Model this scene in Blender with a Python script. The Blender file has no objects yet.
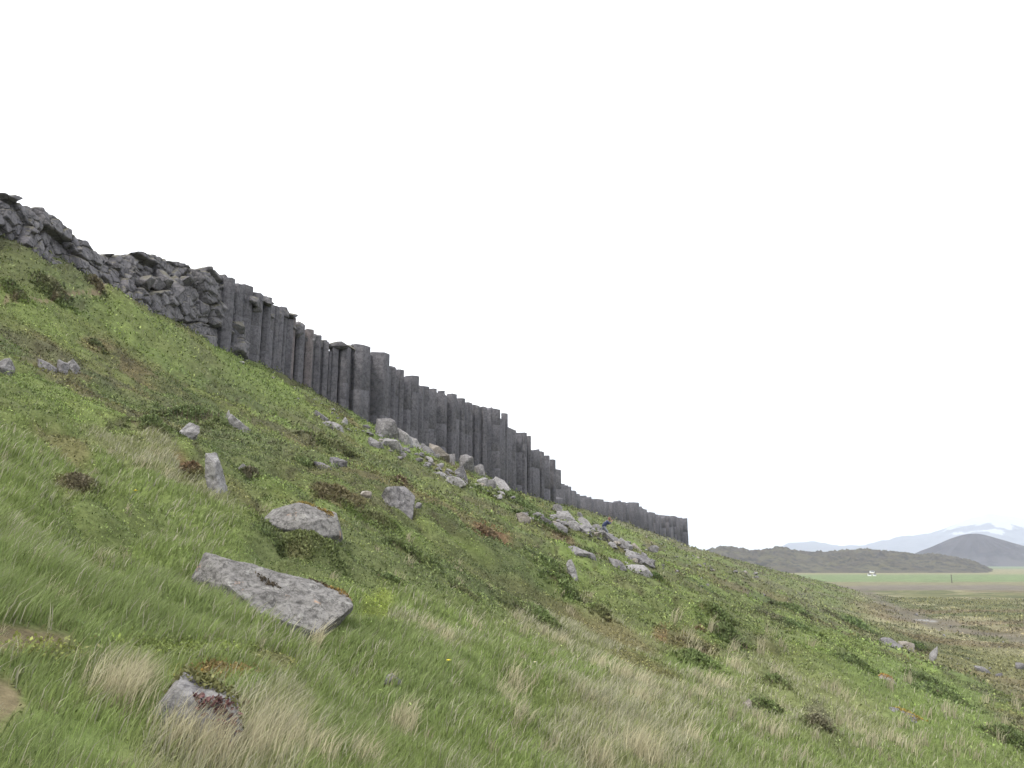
import bpy, bmesh, math, random
import numpy as np
from mathutils import Vector, Matrix
from mathutils.bvhtree import BVHTree
R = math.radians
scene = bpy.context.scene
COL = scene.collection
rng = np.random.default_rng(7)

# ------------------------------------------------------------------ camera model
F, CX, CY, HOR = 800.0, 512.0, 384.0, 561.0
PITCH = math.atan((HOR - CY) / F)
CP, SP = math.cos(PITCH), math.sin(PITCH)

def ray(px, py):
    px = np.asarray(px, float); py = np.asarray(py, float)
    u = (px - CX) / F; v = (CY - py) / F
    x = u; y = CP - v * SP; z = SP + v * CP
    return x / y, z / y                      # per metre of y

def at(px, py, d):                            # world point at forward distance d
    a, b = ray(px, py)
    return np.stack([a * d, np.ones_like(a) * d, b * d], -1)

# ------------------------------------------------------------------ noise
def _h2(ix, iy, s):
    n = (ix * 374761393 + iy * 668265263 + s * 974634777) & 0x7fffffff
    n = ((n ^ (n >> 13)) * 1274126177) & 0x7fffffff
    return ((n ^ (n >> 16)) & 0xffff) / 65535.0
def vn2(x, y, s=0):
    xi = np.floor(x).astype(np.int64); yi = np.floor(y).astype(np.int64)
    fx = x - xi; fy = y - yi
    fx = fx * fx * (3 - 2 * fx); fy = fy * fy * (3 - 2 * fy)
    a = _h2(xi, yi, s); b = _h2(xi + 1, yi, s); c = _h2(xi, yi + 1, s); d = _h2(xi + 1, yi + 1, s)
    return (a * (1 - fx) + b * fx) * (1 - fy) + (c * (1 - fx) + d * fx) * fy
def fbm2(x, y, o=3, s=0):
    t = 0; a = 1; w = 0; x = np.asarray(x, float); y = np.asarray(y, float)
    for i in range(o):
        t = t + a * vn2(x + 17.3 * i, y - 9.1 * i, s + i); w += a; a *= .5
        x, y = (x * .8 - y * .6) * 2, (x * .6 + y * .8) * 2
    return t / w
def _h3(ix, iy, iz, s):
    return _h2(ix + iz * 7919, iy + iz * 104729, s)
def vn3(p, s=0):
    i = np.floor(p).astype(np.int64); f = p - i; f = f * f * (3 - 2 * f)
    r = 0
    for dx in (0, 1):
        for dy in (0, 1):
            for dz in (0, 1):
                w = (f[:, 0] if dx else 1 - f[:, 0]) * (f[:, 1] if dy else 1 - f[:, 1]) * (f[:, 2] if dz else 1 - f[:, 2])
                r = r + w * _h3(i[:, 0] + dx, i[:, 1] + dy, i[:, 2] + dz, s)
    return r
def fbm3(p, o=3, s=0):
    t = 0; a = 1; w = 0
    for k in range(o):
        t = t + a * vn3(p * (2 ** k) + 13.7 * k, s + k); w += a; a *= .5
    return t / w
def worley2(x, y, s=0):
    xi = np.floor(x).astype(np.int64); yi = np.floor(y).astype(np.int64)
    d1 = np.full(x.shape, 9.); d2 = np.full(x.shape, 9.); cid = np.zeros(x.shape)
    for dx in (-1, 0, 1):
        for dy in (-1, 0, 1):
            cx = xi + dx; cy = yi + dy
            qx = cx + _h2(cx, cy, s); qy = cy + _h2(cx, cy, s + 5)
            d = np.hypot(qx - x, qy - y); h = _h2(cx, cy, s + 9)
            m = d < d1
            d2 = np.where(m, d1, np.minimum(d2, d)); cid = np.where(m, h, cid); d1 = np.where(m, d, d1)
    return d1, d2, cid
def sstep(a, b, x):
    t = np.clip((x - a) / (b - a), 0, 1); return t * t * (3 - 2 * t)

# ------------------------------------------------------------------ cliff line
#         px   top  base  dist
CL = [(-220, 122, 155, 30), (-110, 170, 200, 34), (0, 208, 237, 40), (50, 240, 258, 43), (80, 250, 268, 45.5), (100, 256, 284, 47), (115, 251, 291, 48),
      (150, 257, 308, 51), (185, 265, 322, 54), (215, 284, 345, 57), (240, 294, 357, 60), (270, 309, 364, 64), (300, 335, 380, 68), (318, 343, 392, 69.5), (342, 347, 405, 71.5),
      (362, 349, 416, 73.5), (382, 363, 427, 76), (400, 373, 437, 79), (430, 388, 452, 85), (460, 400, 469, 91), (500, 409, 484, 98),
      (530, 430, 496, 107), (556, 452, 506, 120), (563, 483, 507, 152), (590, 499, 513, 190), (630, 503, 526, 235), (660, 515, 540, 275), (688, 519, 549, 310)]
CL = np.array(CL, float)
ctop = at(CL[:, 0], CL[:, 1], CL[:, 3]); cbase = at(CL[:, 0], CL[:, 2], CL[:, 3])
CPX = CL[:, 0]
CXY = ctop[:, :2]; CT = ctop[:, 2]; CB = cbase[:, 2]
# plateau edge continues away beyond the last column
EX = np.vstack([CXY, [CXY[-1] + [2.5, 5.], [100., 420.], [120., 900.]]]); ET = np.append(CT, [CB[-1] - .5, 0., -10.])

def cliff_sd(x, y):
    """signed distance to the cliff line (positive behind it) and top height there"""
    best = np.full(x.shape, 1e9); sd = np.full(x.shape, -1e9); top = np.zeros(x.shape)
    for k in range(len(EX) - 1):
        a = EX[k]; b = EX[k + 1]; t = b - a; L2 = t @ t
        u = np.clip(((x - a[0]) * t[0] + (y - a[1]) * t[1]) / L2, 0, 1)
        qx = x - a[0] - u * t[0]; qy = y - a[1] - u * t[1]
        d = np.hypot(qx, qy); side = t[0] * qy - t[1] * qx
        m = d < best
        best = np.where(m, d, best); sd = np.where(m, np.where(side > 0, d, -d), sd)
        top = np.where(m, ET[k] * (1 - u) + ET[k + 1] * u, top)
    return sd, top

# ------------------------------------------------------------------ terrain
PLAIN = -14.0
ctl = []
for x in (-5, -2.5, 0, 2.5, 5):
    for y in (-4, 1, 5):
        ctl.append((x, y, -1.6 - .5 * x if x < 0 else -1.6 - .42 * x))
for p in [(272, 608, 9.5), (297, 530, 14), (213, 490, 17), (100, 560, 9), (398, 505, 22), (57, 370, 26), (188, 438, 21), (335, 468, 31), (570, 577, 35),
          (20, 300, 33), (150, 350, 40), (480, 520, 34), (605, 538, 62), (540, 518, 62), (642, 575, 48), (700, 640, 27), (760, 690, 21), (430, 640, 11.5),
          (600, 690, 12.5), (660, 600, 33), (512, 600, 20), (850, 768, 15.5), (1000, 768, 23), (1024, 740, 33), (940, 690, 50), (900, 650, 105), (860, 640, 92), (0, 238, 38.5), (30, 249, 40), (60, 262, 42),
          (800, 650, 43), (830, 625, 98), (780, 595, 120), (720, 568, 120), (720, 590, 72), (700, 552, 300), (714, 555, 325), (740, 563, 325), (775, 571, 325), (700, 570, 105),
          (440, 475, 58), (500, 498, 66), (620, 552, 70), (650, 560, 100), (690, 560, 160), (660, 548, 190), (630, 535, 165), (330, 425, 52), (250, 390, 47), (420, 455, 66), (680, 580, 60)]:
    ctl.append(tuple(at(p[0], p[1], p[2])))
for k in range(len(CL)):
    ctl.append((CXY[k, 0], CXY[k, 1], CB[k]))
    if k < len(CL) - 1:
        ctl.append(tuple((np.array([*CXY[k], CB[k]]) + np.array([*CXY[k + 1], CB[k + 1]])) / 2))
for p in [(70, 60, -20), (110, 150, -24), (220, 330, -34), (300, 600, -40), (30, -20, -18), (5, -40, -6), (-25, -25, 9), (-34, 5, 17), (-55, 20, 26), (-60, 80, 30), (60, 10, -24), (10, 420, 18)]:
    ctl.append(p)
ctl = np.array(ctl, float)
def _U(r2): return np.where(r2 > 1e-9, r2 * np.log(np.maximum(r2, 1e-9)), 0)
n = len(ctl); S = 50.
P = ctl[:, :2] / S
K = _U(((P[:, None] - P[None]) ** 2).sum(-1)) + np.eye(n) * 2e-4
A = np.zeros((n + 3, n + 3)); A[:n, :n] = K; A[:n, n] = 1; A[:n, n + 1:] = P; A[n, :n] = 1; A[n + 1:, :n] = P.T
W = np.linalg.solve(A, np.append(ctl[:, 2], [0, 0, 0]))

_TH = np.radians(np.linspace(-180, 180, 721)); _LR = np.linspace(math.log(.5), math.log(1000), 330)
_G = None
def slope_raw(x, y):
    """the fitted slope, read from a fine polar table of the spline"""
    global _G
    if _G is None:
        T, Q = np.meshgrid(_TH, _LR); _G = slope_exact((np.exp(Q) * np.sin(T)).ravel(), (np.exp(Q) * np.cos(T)).ravel()).reshape(T.shape)
    a = (np.arctan2(x, y) - _TH[0]) / (_TH[1] - _TH[0]); b = (np.log(np.maximum(np.hypot(x, y), .5001)) - _LR[0]) / (_LR[1] - _LR[0])
    i = np.clip(a.astype(int), 0, len(_TH) - 2); j = np.clip(b.astype(int), 0, len(_LR) - 2); a = a - i; b = np.clip(b - j, 0, 1)
    return (_G[j, i] * (1 - a) + _G[j, i + 1] * a) * (1 - b) + (_G[j + 1, i] * (1 - a) + _G[j + 1, i + 1] * a) * b
def slope_exact(x, y):
    out = np.empty(x.shape)
    for i in range(0, x.size, 200000):
        q = np.stack([x[i:i + 200000], y[i:i + 200000]], -1) / S
        d2 = ((q[:, None] - P[None]) ** 2).sum(-1)
        out[i:i + 200000] = _U(d2) @ W[:n] + W[n] + q @ W[n + 1:]
    return out

def cushions(x, y, r):
    """rounded plant cushions: height 0..1, gap depth and a random number per cushion"""
    wx = x + .5 * (fbm2(x / .9, y / .9, 2, 501) - .5); wy = y + .5 * (fbm2(x / .9, y / .9, 2, 503) - .5)
    d1, d2, c1 = worley2(wx / 1.15, wy / .8, 511)
    far_ = sstep(30, 75, r)
    e1, e2, c2 = worley2(wx / 3.6, wy / 3.0, 521)
    k = np.clip(1 - d1 ** 2 * 1.3, 0, 1) * (1 - far_) + np.clip(1 - e1 ** 2 * 1.3, 0, 1) * far_
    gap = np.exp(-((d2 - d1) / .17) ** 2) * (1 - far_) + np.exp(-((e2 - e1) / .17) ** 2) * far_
    return k, gap, np.where(r + 20 * (c2 - .5) < 45, c1, c2), c2
BUMPS = []      # (x, y, ux, uy, vx, vy, height)
def terrain(x, y, detail=True):
    sh = np.shape(x); x = np.asarray(x, float).ravel(); y = np.asarray(y, float).ravel()
    r = np.hypot(x, y)
    z = np.full(x.shape, -60.)
    m = (y < 900) & (np.abs(x) < 700) & (r < 900)
    z[m] = slope_raw(x[m], y[m])
    sd, top = cliff_sd(x, y)
    far = sstep(330, 430, y)
    z = z * (1 - far) + (-40) * far
    z = np.where((x > 260) & (y < 900), np.minimum(z, -40), z)
    z = np.minimum(z, np.maximum(top, -50) + 2)
    if detail:
        near = sstep(2.5, 9, r)
        amp = .35 + .65 * near
        nz = .55 * (fbm2(x / 13., y / 13., 2, 3) - .5) * sstep(12, 40, r)
        nz = nz + amp * (.55 * (fbm2(x / 3.4, y / 2.4, 2, 11) - .5) * near + .30 * (fbm2(x / 1.3, y / .95, 2, 21) - .5) * (.4 + .6 * near))
        nz = nz + .9 * sstep(30, 90, r) * (fbm2(x / 4.2, y / 4.2, 2, 31) - .5)
        ck, _g, _c, c2_ = cushions(x, y, r); nz = nz + (.5 * (fbm2(x / 4.5 + .3 * y, y / 2.6, 2, 541) - .5)) * sstep(9, 20, r); big = fbm2(x / 6., y / 6., 2, 531)
        nz = nz + (ck - .6) * (.12 + .46 * sstep(.38, .62, big)) * near * (1 + .8 * sstep(40, 90, r))
        z = z + nz
    # smooth maximum with the plain
    pl = PLAIN + ((.9 * (fbm2(x / 22., y / 22., 3, 41) - .5) + .35 * (fbm2(x / 4., y / 4., 2, 47) - .5)) * sstep(900, 300, r) if detail else 0)
    k = 3.0
    h = np.clip(.5 + .5 * (z - pl) / k, 0, 1)
    z = pl * (1 - h) + z * h + k * h * (1 - h)
    # plateau behind the columns
    edge = sstep(.9, 2.6, sd)
    z = np.where(sd > 0, z * (1 - edge) + np.maximum(top - .5 + np.minimum(sd, 60) * .02, z) * edge, z)
    for b in BUMPS:
        mm = np.abs(x - b[0]) + np.abs(y - b[1]) < 3 * (abs(b[2]) + abs(b[3]) + abs(b[4]) + abs(b[5]))
        if not mm.any(): continue
        dx = x[mm] - b[0]; dy = y[mm] - b[1]
        det = b[2] * b[5] - b[3] * b[4]
        uu = (dx * b[5] - dy * b[4]) / det; vv = (dy * b[2] - dx * b[3]) / det
        z[mm] += b[6] * np.exp(-1.6 * (uu * uu + vv * vv))
    return z.reshape(sh)

def hit(px, py, dmax=600):
    """first point of the ground along a pixel's ray"""
    ds = np.exp(np.linspace(math.log(2.0), math.log(dmax), 200))
    a, b = ray(px, py)
    z = terrain(a * ds, ds) - b * ds
    i = np.argmax(z > 0)
    if i > 0:
        ds = np.linspace(ds[i - 1], ds[i], 12); z = terrain(a * ds, ds) - b * ds; z[-1] = abs(z[-1]) + 1e-6
    i = np.argmax(z > 0)
    if not (z > 0).any(): i = len(ds) - 1
    if i == 0: d = ds[0]
    else:
        t = -z[i - 1] / (z[i] - z[i - 1] + 1e-12); d = ds[i - 1] + t * (ds[i] - ds[i - 1])
    return np.array([a * d, d, b * d])

def gz(x, y): return float(terrain(np.array([x]), np.array([y]))[0])

# ------------------------------------------------------------------ object helpers
def tag(o, label=None, cat=None, group=None, kind=None):
    if label: o['label'] = label
    if cat: o['category'] = cat
    if group: o['group'] = group
    if kind: o['kind'] = kind
    return o
def empty(name, loc, rz=0):
    o = bpy.data.objects.new(name, None); COL.objects.link(o); o.location = loc; o.rotation_euler.z = rz
    o.empty_display_size = .2
    return o
def link(name, me, mat=None, parent=None, loc=None):
    o = bpy.data.objects.new(name, me); COL.objects.link(o)
    if mat is not None and not me.materials: me.materials.append(mat)
    if parent is not None: o.parent = parent
    if loc is not None: o.location = loc
    return o
def np_mesh(name, verts, loops, starts, col=None, smooth=False, extra=None):
    me = bpy.data.meshes.new(name)
    verts = np.ascontiguousarray(verts, np.float32)
    me.vertices.add(len(verts)); me.vertices.foreach_set('co', verts.ravel())
    me.loops.add(len(loops)); me.loops.foreach_set('vertex_index', np.ascontiguousarray(loops, np.int32))
    me.polygons.add(len(starts)); me.polygons.foreach_set('loop_start', np.ascontiguousarray(starts, np.int32))
    if smooth: me.polygons.foreach_set('use_smooth', np.ones(len(starts), bool))
    me.update(calc_edges=True)
    if col is not None:
        c = np.ones((len(verts), 4), np.float32); c[:, :3] = col
        at_ = me.color_attributes.new('Col', 'FLOAT_COLOR', 'POINT'); at_.data.foreach_set('color', c.ravel())
    return me
def grid_faces(nr, nc):
    i = np.arange(nr - 1)[:, None] * nc + np.arange(nc - 1)[None]
    q = np.stack([i, i + 1, i + nc + 1, i + nc], -1).reshape(-1, 4)
    return q.ravel(), np.arange(len(q)) * 4

# ------------------------------------------------------------------ materials
def new_mat(name):
    m = bpy.data.materials.new(name); m.use_nodes = True
    nt = m.node_tree; b = nt.nodes['Principled BSDF']
    return m, nt, b
def N(nt, t, **kw):
    nd = nt.nodes.new(t)
    for k, v in kw.items():
        if k in nd.inputs: nd.inputs[k].default_value = v
        else: setattr(nd, k, v)
    return nd
def mixc(nt, fac, a, b, mode='MIX'):
    m = nt.nodes.new('ShaderNodeMix'); m.data_type = 'RGBA'; m.blend_type = mode
    for s, v in ((m.inputs[0], fac), (m.inputs[6], a), (m.inputs[7], b)):
        if hasattr(v, 'links'): nt.links.new(v, s)
        elif isinstance(v, tuple): s.default_value = (*v, 1) if len(v) == 3 else v
        else: s.default_value = v
    return m.outputs[2]
def ramp(nt, src, p0, p1, c0=(0, 0, 0), c1=(1, 1, 1)):
    r = nt.nodes.new('ShaderNodeValToRGB'); e = r.color_ramp.elements
    e[0].position = p0; e[1].position = p1; e[0].color = (*c0, 1); e[1].color = (*c1, 1)
    nt.links.new(src, r.inputs[0]); return r.outputs[0]

def foliage_mat(name, trans=.42, rough=.55):
    m, nt, b = new_mat(name)
    a = N(nt, 'ShaderNodeAttribute', attribute_name='Col')
    nt.links.new(a.outputs['Color'], b.inputs['Base Color']); b.inputs['Roughness'].default_value = rough
    b.inputs['Specular IOR Level'].default_value = .25
    t = N(nt, 'ShaderNodeBsdfTranslucent'); nt.links.new(a.outputs['Color'], t.inputs['Color'])
    mx = N(nt, 'ShaderNodeMixShader'); mx.inputs[0].default_value = trans
    nt.links.new(b.outputs[0], mx.inputs[1]); nt.links.new(t.outputs[0], mx.inputs[2])
    nt.links.new(mx.outputs[0], nt.nodes['Material Output'].inputs['Surface'])
    return m
M_GRASS = foliage_mat('grass_blades'); M_LEAF = foliage_mat('heath_leaves', .2, .6)

def ground_mat():
    m, nt, b = new_mat('hillside_soil_and_turf')
    a = N(nt, 'ShaderNodeAttribute', attribute_name='Col')
    g = N(nt, 'ShaderNodeNewGeometry')
    n1 = N(nt, 'ShaderNodeTexNoise', Scale=2.3, Detail=6.0, Roughness=.7); nt.links.new(g.outputs['Position'], n1.inputs['Vector'])
    n2 = N(nt, 'ShaderNodeTexNoise', Scale=22., Detail=4.0, Roughness=.7); nt.links.new(g.outputs['Position'], n2.inputs['Vector'])
    c = mixc(nt, .8, a.outputs['Color'], ramp(nt, n1.outputs[0], .3, .7, (.55, .55, .5), (1.45, 1.45, 1.5)), 'MULTIPLY')
    c = mixc(nt, .6, c, ramp(nt, n2.outputs[0], .3, .7, (.6, .6, .6), (1.4, 1.4, 1.4)), 'MULTIPLY')
    nt.links.new(c, b.inputs['Base Color']); b.inputs['Roughness'].default_value = .95; b.inputs['Specular IOR Level'].default_value = .1
    bm = N(nt, 'ShaderNodeBump', Strength=.6, Distance=.12); nt.links.new(n1.outputs[0], bm.inputs['Height'])
    nt.links.new(bm.outputs[0], b.inputs['Normal'])
    return m
M_GROUND = ground_mat()

def rock_mat(name, base, pale, dark, lichen=(.42, .42, .40), lich=.5, orange=None, scale=1.0, moss=None, cracks=.5):
    m, nt, b = new_mat(name)
    tc = N(nt, 'ShaderNodeTexCoord'); oi = N(nt, 'ShaderNodeObjectInfo')
    mp = N(nt, 'ShaderNodeVectorMath', operation='ADD'); nt.links.new(tc.outputs['Object'], mp.inputs[0])
    sc = N(nt, 'ShaderNodeVectorMath', operation='SCALE'); sc.inputs[0].default_value = (37, 21, 53); nt.links.new(oi.outputs['Random'], sc.inputs['Scale'])
    nt.links.new(sc.outputs[0], mp.inputs[1]); V = mp.outputs[0]
    def noise(s, d=6., r=.6):
        x = N(nt, 'ShaderNodeTexNoise', Scale=s * scale, Detail=d, Roughness=r); nt.links.new(V, x.inputs['Vector']); return x.outputs[0]
    n1 = noise(.9); n2 = noise(6., 8., .7); n3 = noise(2.6, 8., .72); n4 = noise(30., 4., .7)
    c = mixc(nt, ramp(nt, n1, .35, .65), base, pale)
    c = mixc(nt, ramp(nt, n2, .45, .62), c, dark)
    c2 = mixc(nt, .5, c, ramp(nt, n4, .3, .7, (.6, .6, .6), (1.4, 1.4, 1.4)), 'MULTIPLY')
    lm = ramp(nt, n3, .60 - .12 * lich, .64 - .08 * lich)
    ml = N(nt, 'ShaderNodeMath', operation='MULTIPLY'); nt.links.new(lm, ml.inputs[0]); ml.inputs[1].default_value = .75 * min(1, lich * 1.5)
    c3 = mixc(nt, ml.outputs[0], c2, lichen)
    if orange:
        n5 = noise(1.7, 7., .65); c3 = mixc(nt, ramp(nt, n5, .645, .69), c3, orange)
    vo = N(nt, 'ShaderNodeTexVoronoi', Scale=2.2 * scale, feature='DISTANCE_TO_EDGE'); 
    dv = N(nt, 'ShaderNodeVectorMath', operation='ADD'); nt.links.new(V, dv.inputs[0])
    wn = N(nt, 'ShaderNodeTexNoise', Scale=3. * scale, Detail=4.); nt.links.new(V, wn.inputs['Vector'])
    ws = N(nt, 'ShaderNodeVectorMath', operation='SCALE'); ws.inputs['Scale'].default_value = .45; nt.links.new(wn.outputs['Color'], ws.inputs[0])
    nt.links.new(ws.outputs[0], dv.inputs[1]); nt.links.new(dv.outputs[0], vo.inputs['Vector'])
    ck = ramp(nt, vo.outputs['Distance'], .0, .035, (1, 1, 1), (0, 0, 0))
    cm = N(nt, 'ShaderNodeMath', operation='MULTIPLY'); nt.links.new(ck, cm.inputs[0]); cm.inputs[1].default_value = cracks
    c4 = mixc(nt, cm.outputs[0], c3, tuple(.35 * v for v in dark))
    if moss:
        ge = N(nt, 'ShaderNodeNewGeometry'); sx = N(nt, 'ShaderNodeSeparateXYZ'); nt.links.new(ge.outputs['Normal'], sx.inputs[0])
        ad = N(nt, 'ShaderNodeMath', operation='MULTIPLY_ADD'); nt.links.new(n3, ad.inputs[0]); ad.inputs[1].default_value = .9; nt.links.new(sx.outputs[2], ad.inputs[2])
        mf = ramp(nt, ad.outputs[0], .98, 1.0); 
        ad2 = N(nt, 'ShaderNodeMath', operation='MULTIPLY'); nt.links.new(ramp(nt, ad.outputs[0], .95, .999), ad2.inputs[0]); ad2.inputs[1].default_value = .45
        c4 = mixc(nt, ad2.outputs[0], c4, moss)
    nt.links.new(c4, b.inputs['Base Color']); b.inputs['Roughness'].default_value = .92; b.inputs['Specular IOR Level'].default_value = .2
    hs = N(nt, 'ShaderNodeMath', operation='MULTIPLY_ADD'); nt.links.new(ck, hs.inputs[0]); hs.inputs[1].default_value = -.5 * cracks; nt.links.new(n2, hs.inputs[2])
    h2 = N(nt, 'ShaderNodeMath', operation='MULTIPLY_ADD'); nt.links.new(n4, h2.inputs[0]); h2.inputs[1].default_value = .3; nt.links.new(hs.outputs[0], h2.inputs[2])
    bm = N(nt, 'ShaderNodeBump', Strength=.8, Distance=.05 / max(scale, .8)); nt.links.new(h2.outputs[0], bm.inputs['Height']); nt.links.new(bm.outputs[0], b.inputs['Normal'])
    return m
M_CLIFF = rock_mat('basalt_column_stone', (.102, .099, .109), (.135, .129, .137), (.068, .066, .073), (.27, .26, .25), .12, None, .55, None, .35)
M_CLIFF_RED = rock_mat('rusty_basalt_stone', (.135, .118, .12), (.165, .145, .142), (.092, .082, .085), (.27, .26, .25), .1, None, .55, None, .3)
M_CRAG = rock_mat('crag_basalt_stone', (.128, .122, .131), (.175, .168, .172), (.078, .075, .08), (.27, .26, .25), .2, None, .5, (.13, .12, .065), .6)
M_BOULDER = rock_mat('grey_boulder_stone', (.165, .158, .160), (.22, .212, .210), (.095, .09, .093), (.33, .32, .31), .40, None, 1.3, None, .45)
M_SLAB = rock_mat('lichened_slab_stone', (.150, .143, .138), (.205, .197, .188), (.082, .078, .074), (.30, .295, .275), .42, (.30, .20, .14), 2.2, None, .6)
M_PALE = rock_mat('pale_boulder_stone', (.22, .212, .21), (.28, .27, .267), (.135, .13, .128), (.40, .39, .375), .4, None, 1.5, None, .3)
M_TAN = rock_mat('tan_boulder_stone', (.215, .19, .165), (.26, .235, .205), (.14, .125, .108), (.5, .48, .44), .4, None, 1.5, None, .3)
M_DARK = rock_mat('dark_boulder_stone', (.13, .125, .13), (.2, .19, .19), (.08, .075, .08), (.33, .32, .3), .3, None, 1.3, None, .5)

# ------------------------------------------------------------------ biome colours (albedo of what grows there)
def C(*v): return np.array(v, float)
GREEN = C(.124, .172, .046); LUSH = C(.110, .155, .044); LIME = C(.17, .21, .045); OLIVE = C(.100, .124, .045)
HEATH = C(.070, .094, .036); BROWN = C(.120, .092, .050); STRAW = C(.40, .385, .27); RUST = C(.15, .065, .045); SOIL = C(.14, .105, .07); GREYB = C(.10, .085, .075)
ORANGE = C(.30, .18, .045)
PATCH = []
def patch(px, py, rx, ry, kind, slant=0., hard=.35):
    """a patch of one plant cover on the hillside, an ellipse on the ground"""
    c = hit(px, py)
    ca, sa = math.cos(R(slant)), math.sin(R(slant))
    u = hit(px + rx * ca, py + rx * sa)[:2] - c[:2]
    v = hit(px + ry * sa, py - ry * ca)[:2] - c[:2]
    if abs(u[0] * v[1] - u[1] * v[0]) < 1e-4: return None
    lim = 4.5
    lu, lv = np.linalg.norm(u), np.linalg.norm(v)
    base = rx * c[1] / F
    u = u * min(1, lim * base / lu)
    lv_max = max(base, ry * c[1] / F) * 5
    v = v * min(1, lv_max / lv)
    PATCH.append((c[0], c[1], u[0], u[1], v[0], v[1], kind, hard)); return PATCH[-1]
def pw(x, y, p, wob=.35, s=0):
    dx = x - p[0]; dy = y - p[1]; det = p[2] * p[5] - p[3] * p[4]
    uu = (dx * p[5] - dy * p[4]) / det; vv = (dy * p[2] - dx * p[3]) / det
    r = np.sqrt(uu * uu + vv * vv)
    sc = max(.15, .5 * math.sqrt(abs(det)))
    r = r + wob * 2 * (fbm2(x / sc, y / sc, 3, 77) - .5)
    return 1 - sstep(1 - p[7], 1 + p[7], r)

for a_ in [  # px, py, rx, ry, kind, slant
    # short grass, upper left
    (40, 315, 70, 18, 'turf', 22), (30, 270, 45, 16, 'olive', 25), (150, 330, 60, 16, 'turf', 30), (45, 400, 60, 22, 'turf', 15), (15, 450, 60, 25, 'green', 0),
    (250, 370, 60, 18, 'turf', 35), (110, 500, 150, 45, 'green', 15), (120, 560, 190, 50, 'green', 5), (400, 440, 40, 8, 'turf', 28),
    # long grass, foreground
    (230, 630, 330, 60, 'green', 5), (420, 700, 330, 90, 'green', 8), (700, 720, 260, 60, 'green', 20), (640, 700, 60, 60, 'drymix', 10),
    (900, 740, 160, 35, 'green', 20), (820, 690, 90, 20, 'drymix', 22), (620, 640, 50, 18, 'drymix', 20), (300, 625, 120, 25, 'lush', 8), (130, 590, 100, 22, 'lush', 0),
    (450, 680, 60, 25, 'lush', 8), (60, 740, 60, 25, 'lush', 0), (430, 640, 40, 14, 'drymix', 15), (280, 705, 30, 20, 'drymix', 10), (230, 745, 70, 30, 'drymix', 0), (120, 680, 30, 20, 'drymix', 0),
    (850, 655, 90, 18, 'turf', 25), (930, 690, 80, 18, 'lush', 22), (700, 620, 50, 14, 'turf', 28), (600, 600, 35, 9, 'turf', 25), (960, 720, 60, 14, 'green', 20),
    (690, 665, 30, 10, 'lush', 20), (140, 460, 60, 12, 'drymix', 20), (170, 470, 60, 14, 'drymix', 30),
    # heath and brown patches
    (190, 408, 48, 14, 'heath', 15), (240, 452, 40, 12, 'heath', 20), (110, 395, 35, 10, 'heath', 20), (440, 570, 90, 14, 'heath', 15), (330, 545, 70, 18, 'heath', 15),
    (500, 590, 70, 14, 'brown', 18), (600, 632, 60, 14, 'brown', 20), (520, 555, 50, 14, 'heath', 22), (450, 545, 60, 14, 'olive', 20), (70, 480, 18, 7, 'brown', 25), (60, 442, 30, 6, 'brown', 12),
    (95, 345, 18, 6, 'brown', 15), (110, 520, 50, 10, 'olive', 10), (75, 377, 22, 3, 'brown', 5), (62, 297, 40, 2.2, 'soil', -6), (100, 286, 12, 3, 'soil', 0), (12, 299, 20, 2.5, 'soil', 0), (80, 266, 16, 3, 'orangesoil', 10),
    (185, 468, 14, 9, 'rust', 15), (385, 530, 60, 12, 'turf', 25), (460, 545, 30, 6, 'turf', 25), (490, 537, 20, 7, 'rust', 25), (395, 498, 8, 5, 'rust', 20), (335, 500, 30, 6, 'brown', 15),
    (300, 545, 12, 6, 'brown', 10), (640, 665, 40, 10, 'brown', 20), (690, 645, 30, 9, 'brown', 20), (560, 630, 50, 12, 'drymix', 20), (660, 632, 8, 4, 'rust', 10), (700, 630, 8, 4, 'brown', 10),
    (735, 634, 22, 8, 'heath', 30), (777, 683, 18, 9, 'heath', 30), (765, 708, 22, 9, 'heath', 30), (822, 725, 20, 11, 'greyb', 25), (1010, 738, 26, 13, 'heath', 10), (935, 688, 34, 8, 'heath', 28), (850, 665, 28, 7, 'heath', 25),
    (380, 560, 70, 14, 'olive', 15), (570, 560, 40, 10, 'turf', 25), (640, 600, 50, 9, 'olive', 25), (560, 540, 14, 4, 'brown', 20), (750, 620, 50, 10, 'olive', 25), (620, 560, 25, 5, 'turf', 30),
    # foreground corners
    (25, 640, 42, 13, 'soil', 0), (0, 700, 22, 26, 'soil', 0), (75, 655, 26, 5, 'brown', 5), (190, 652, 60, 8, 'lime', 4), (275, 660, 26, 8, 'brown', 10), (215, 674, 38, 6, 'orange', 5), (375, 610, 16, 12, 'lime', 0),
    (330, 280, 1, 1, 'green', 0), (600, 520, 12, 3, 'turf', 30), (560, 500, 6, 3, 'turf', 30), (630, 535, 20, 4, 'turf', 35)]:
    patch(*a_)
KCOL = {'green': GREEN, 'turf': GREEN * .98, 'lush': LUSH, 'lime': LIME, 'olive': OLIVE, 'heath': HEATH, 'brown': BROWN, 'soil': SOIL, 'rust': RUST, 'orange': ORANGE,
        'orangesoil': C(.38, .24, .15), 'drymix': C(.16, .175, .075), 'greyb': GREYB}

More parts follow.
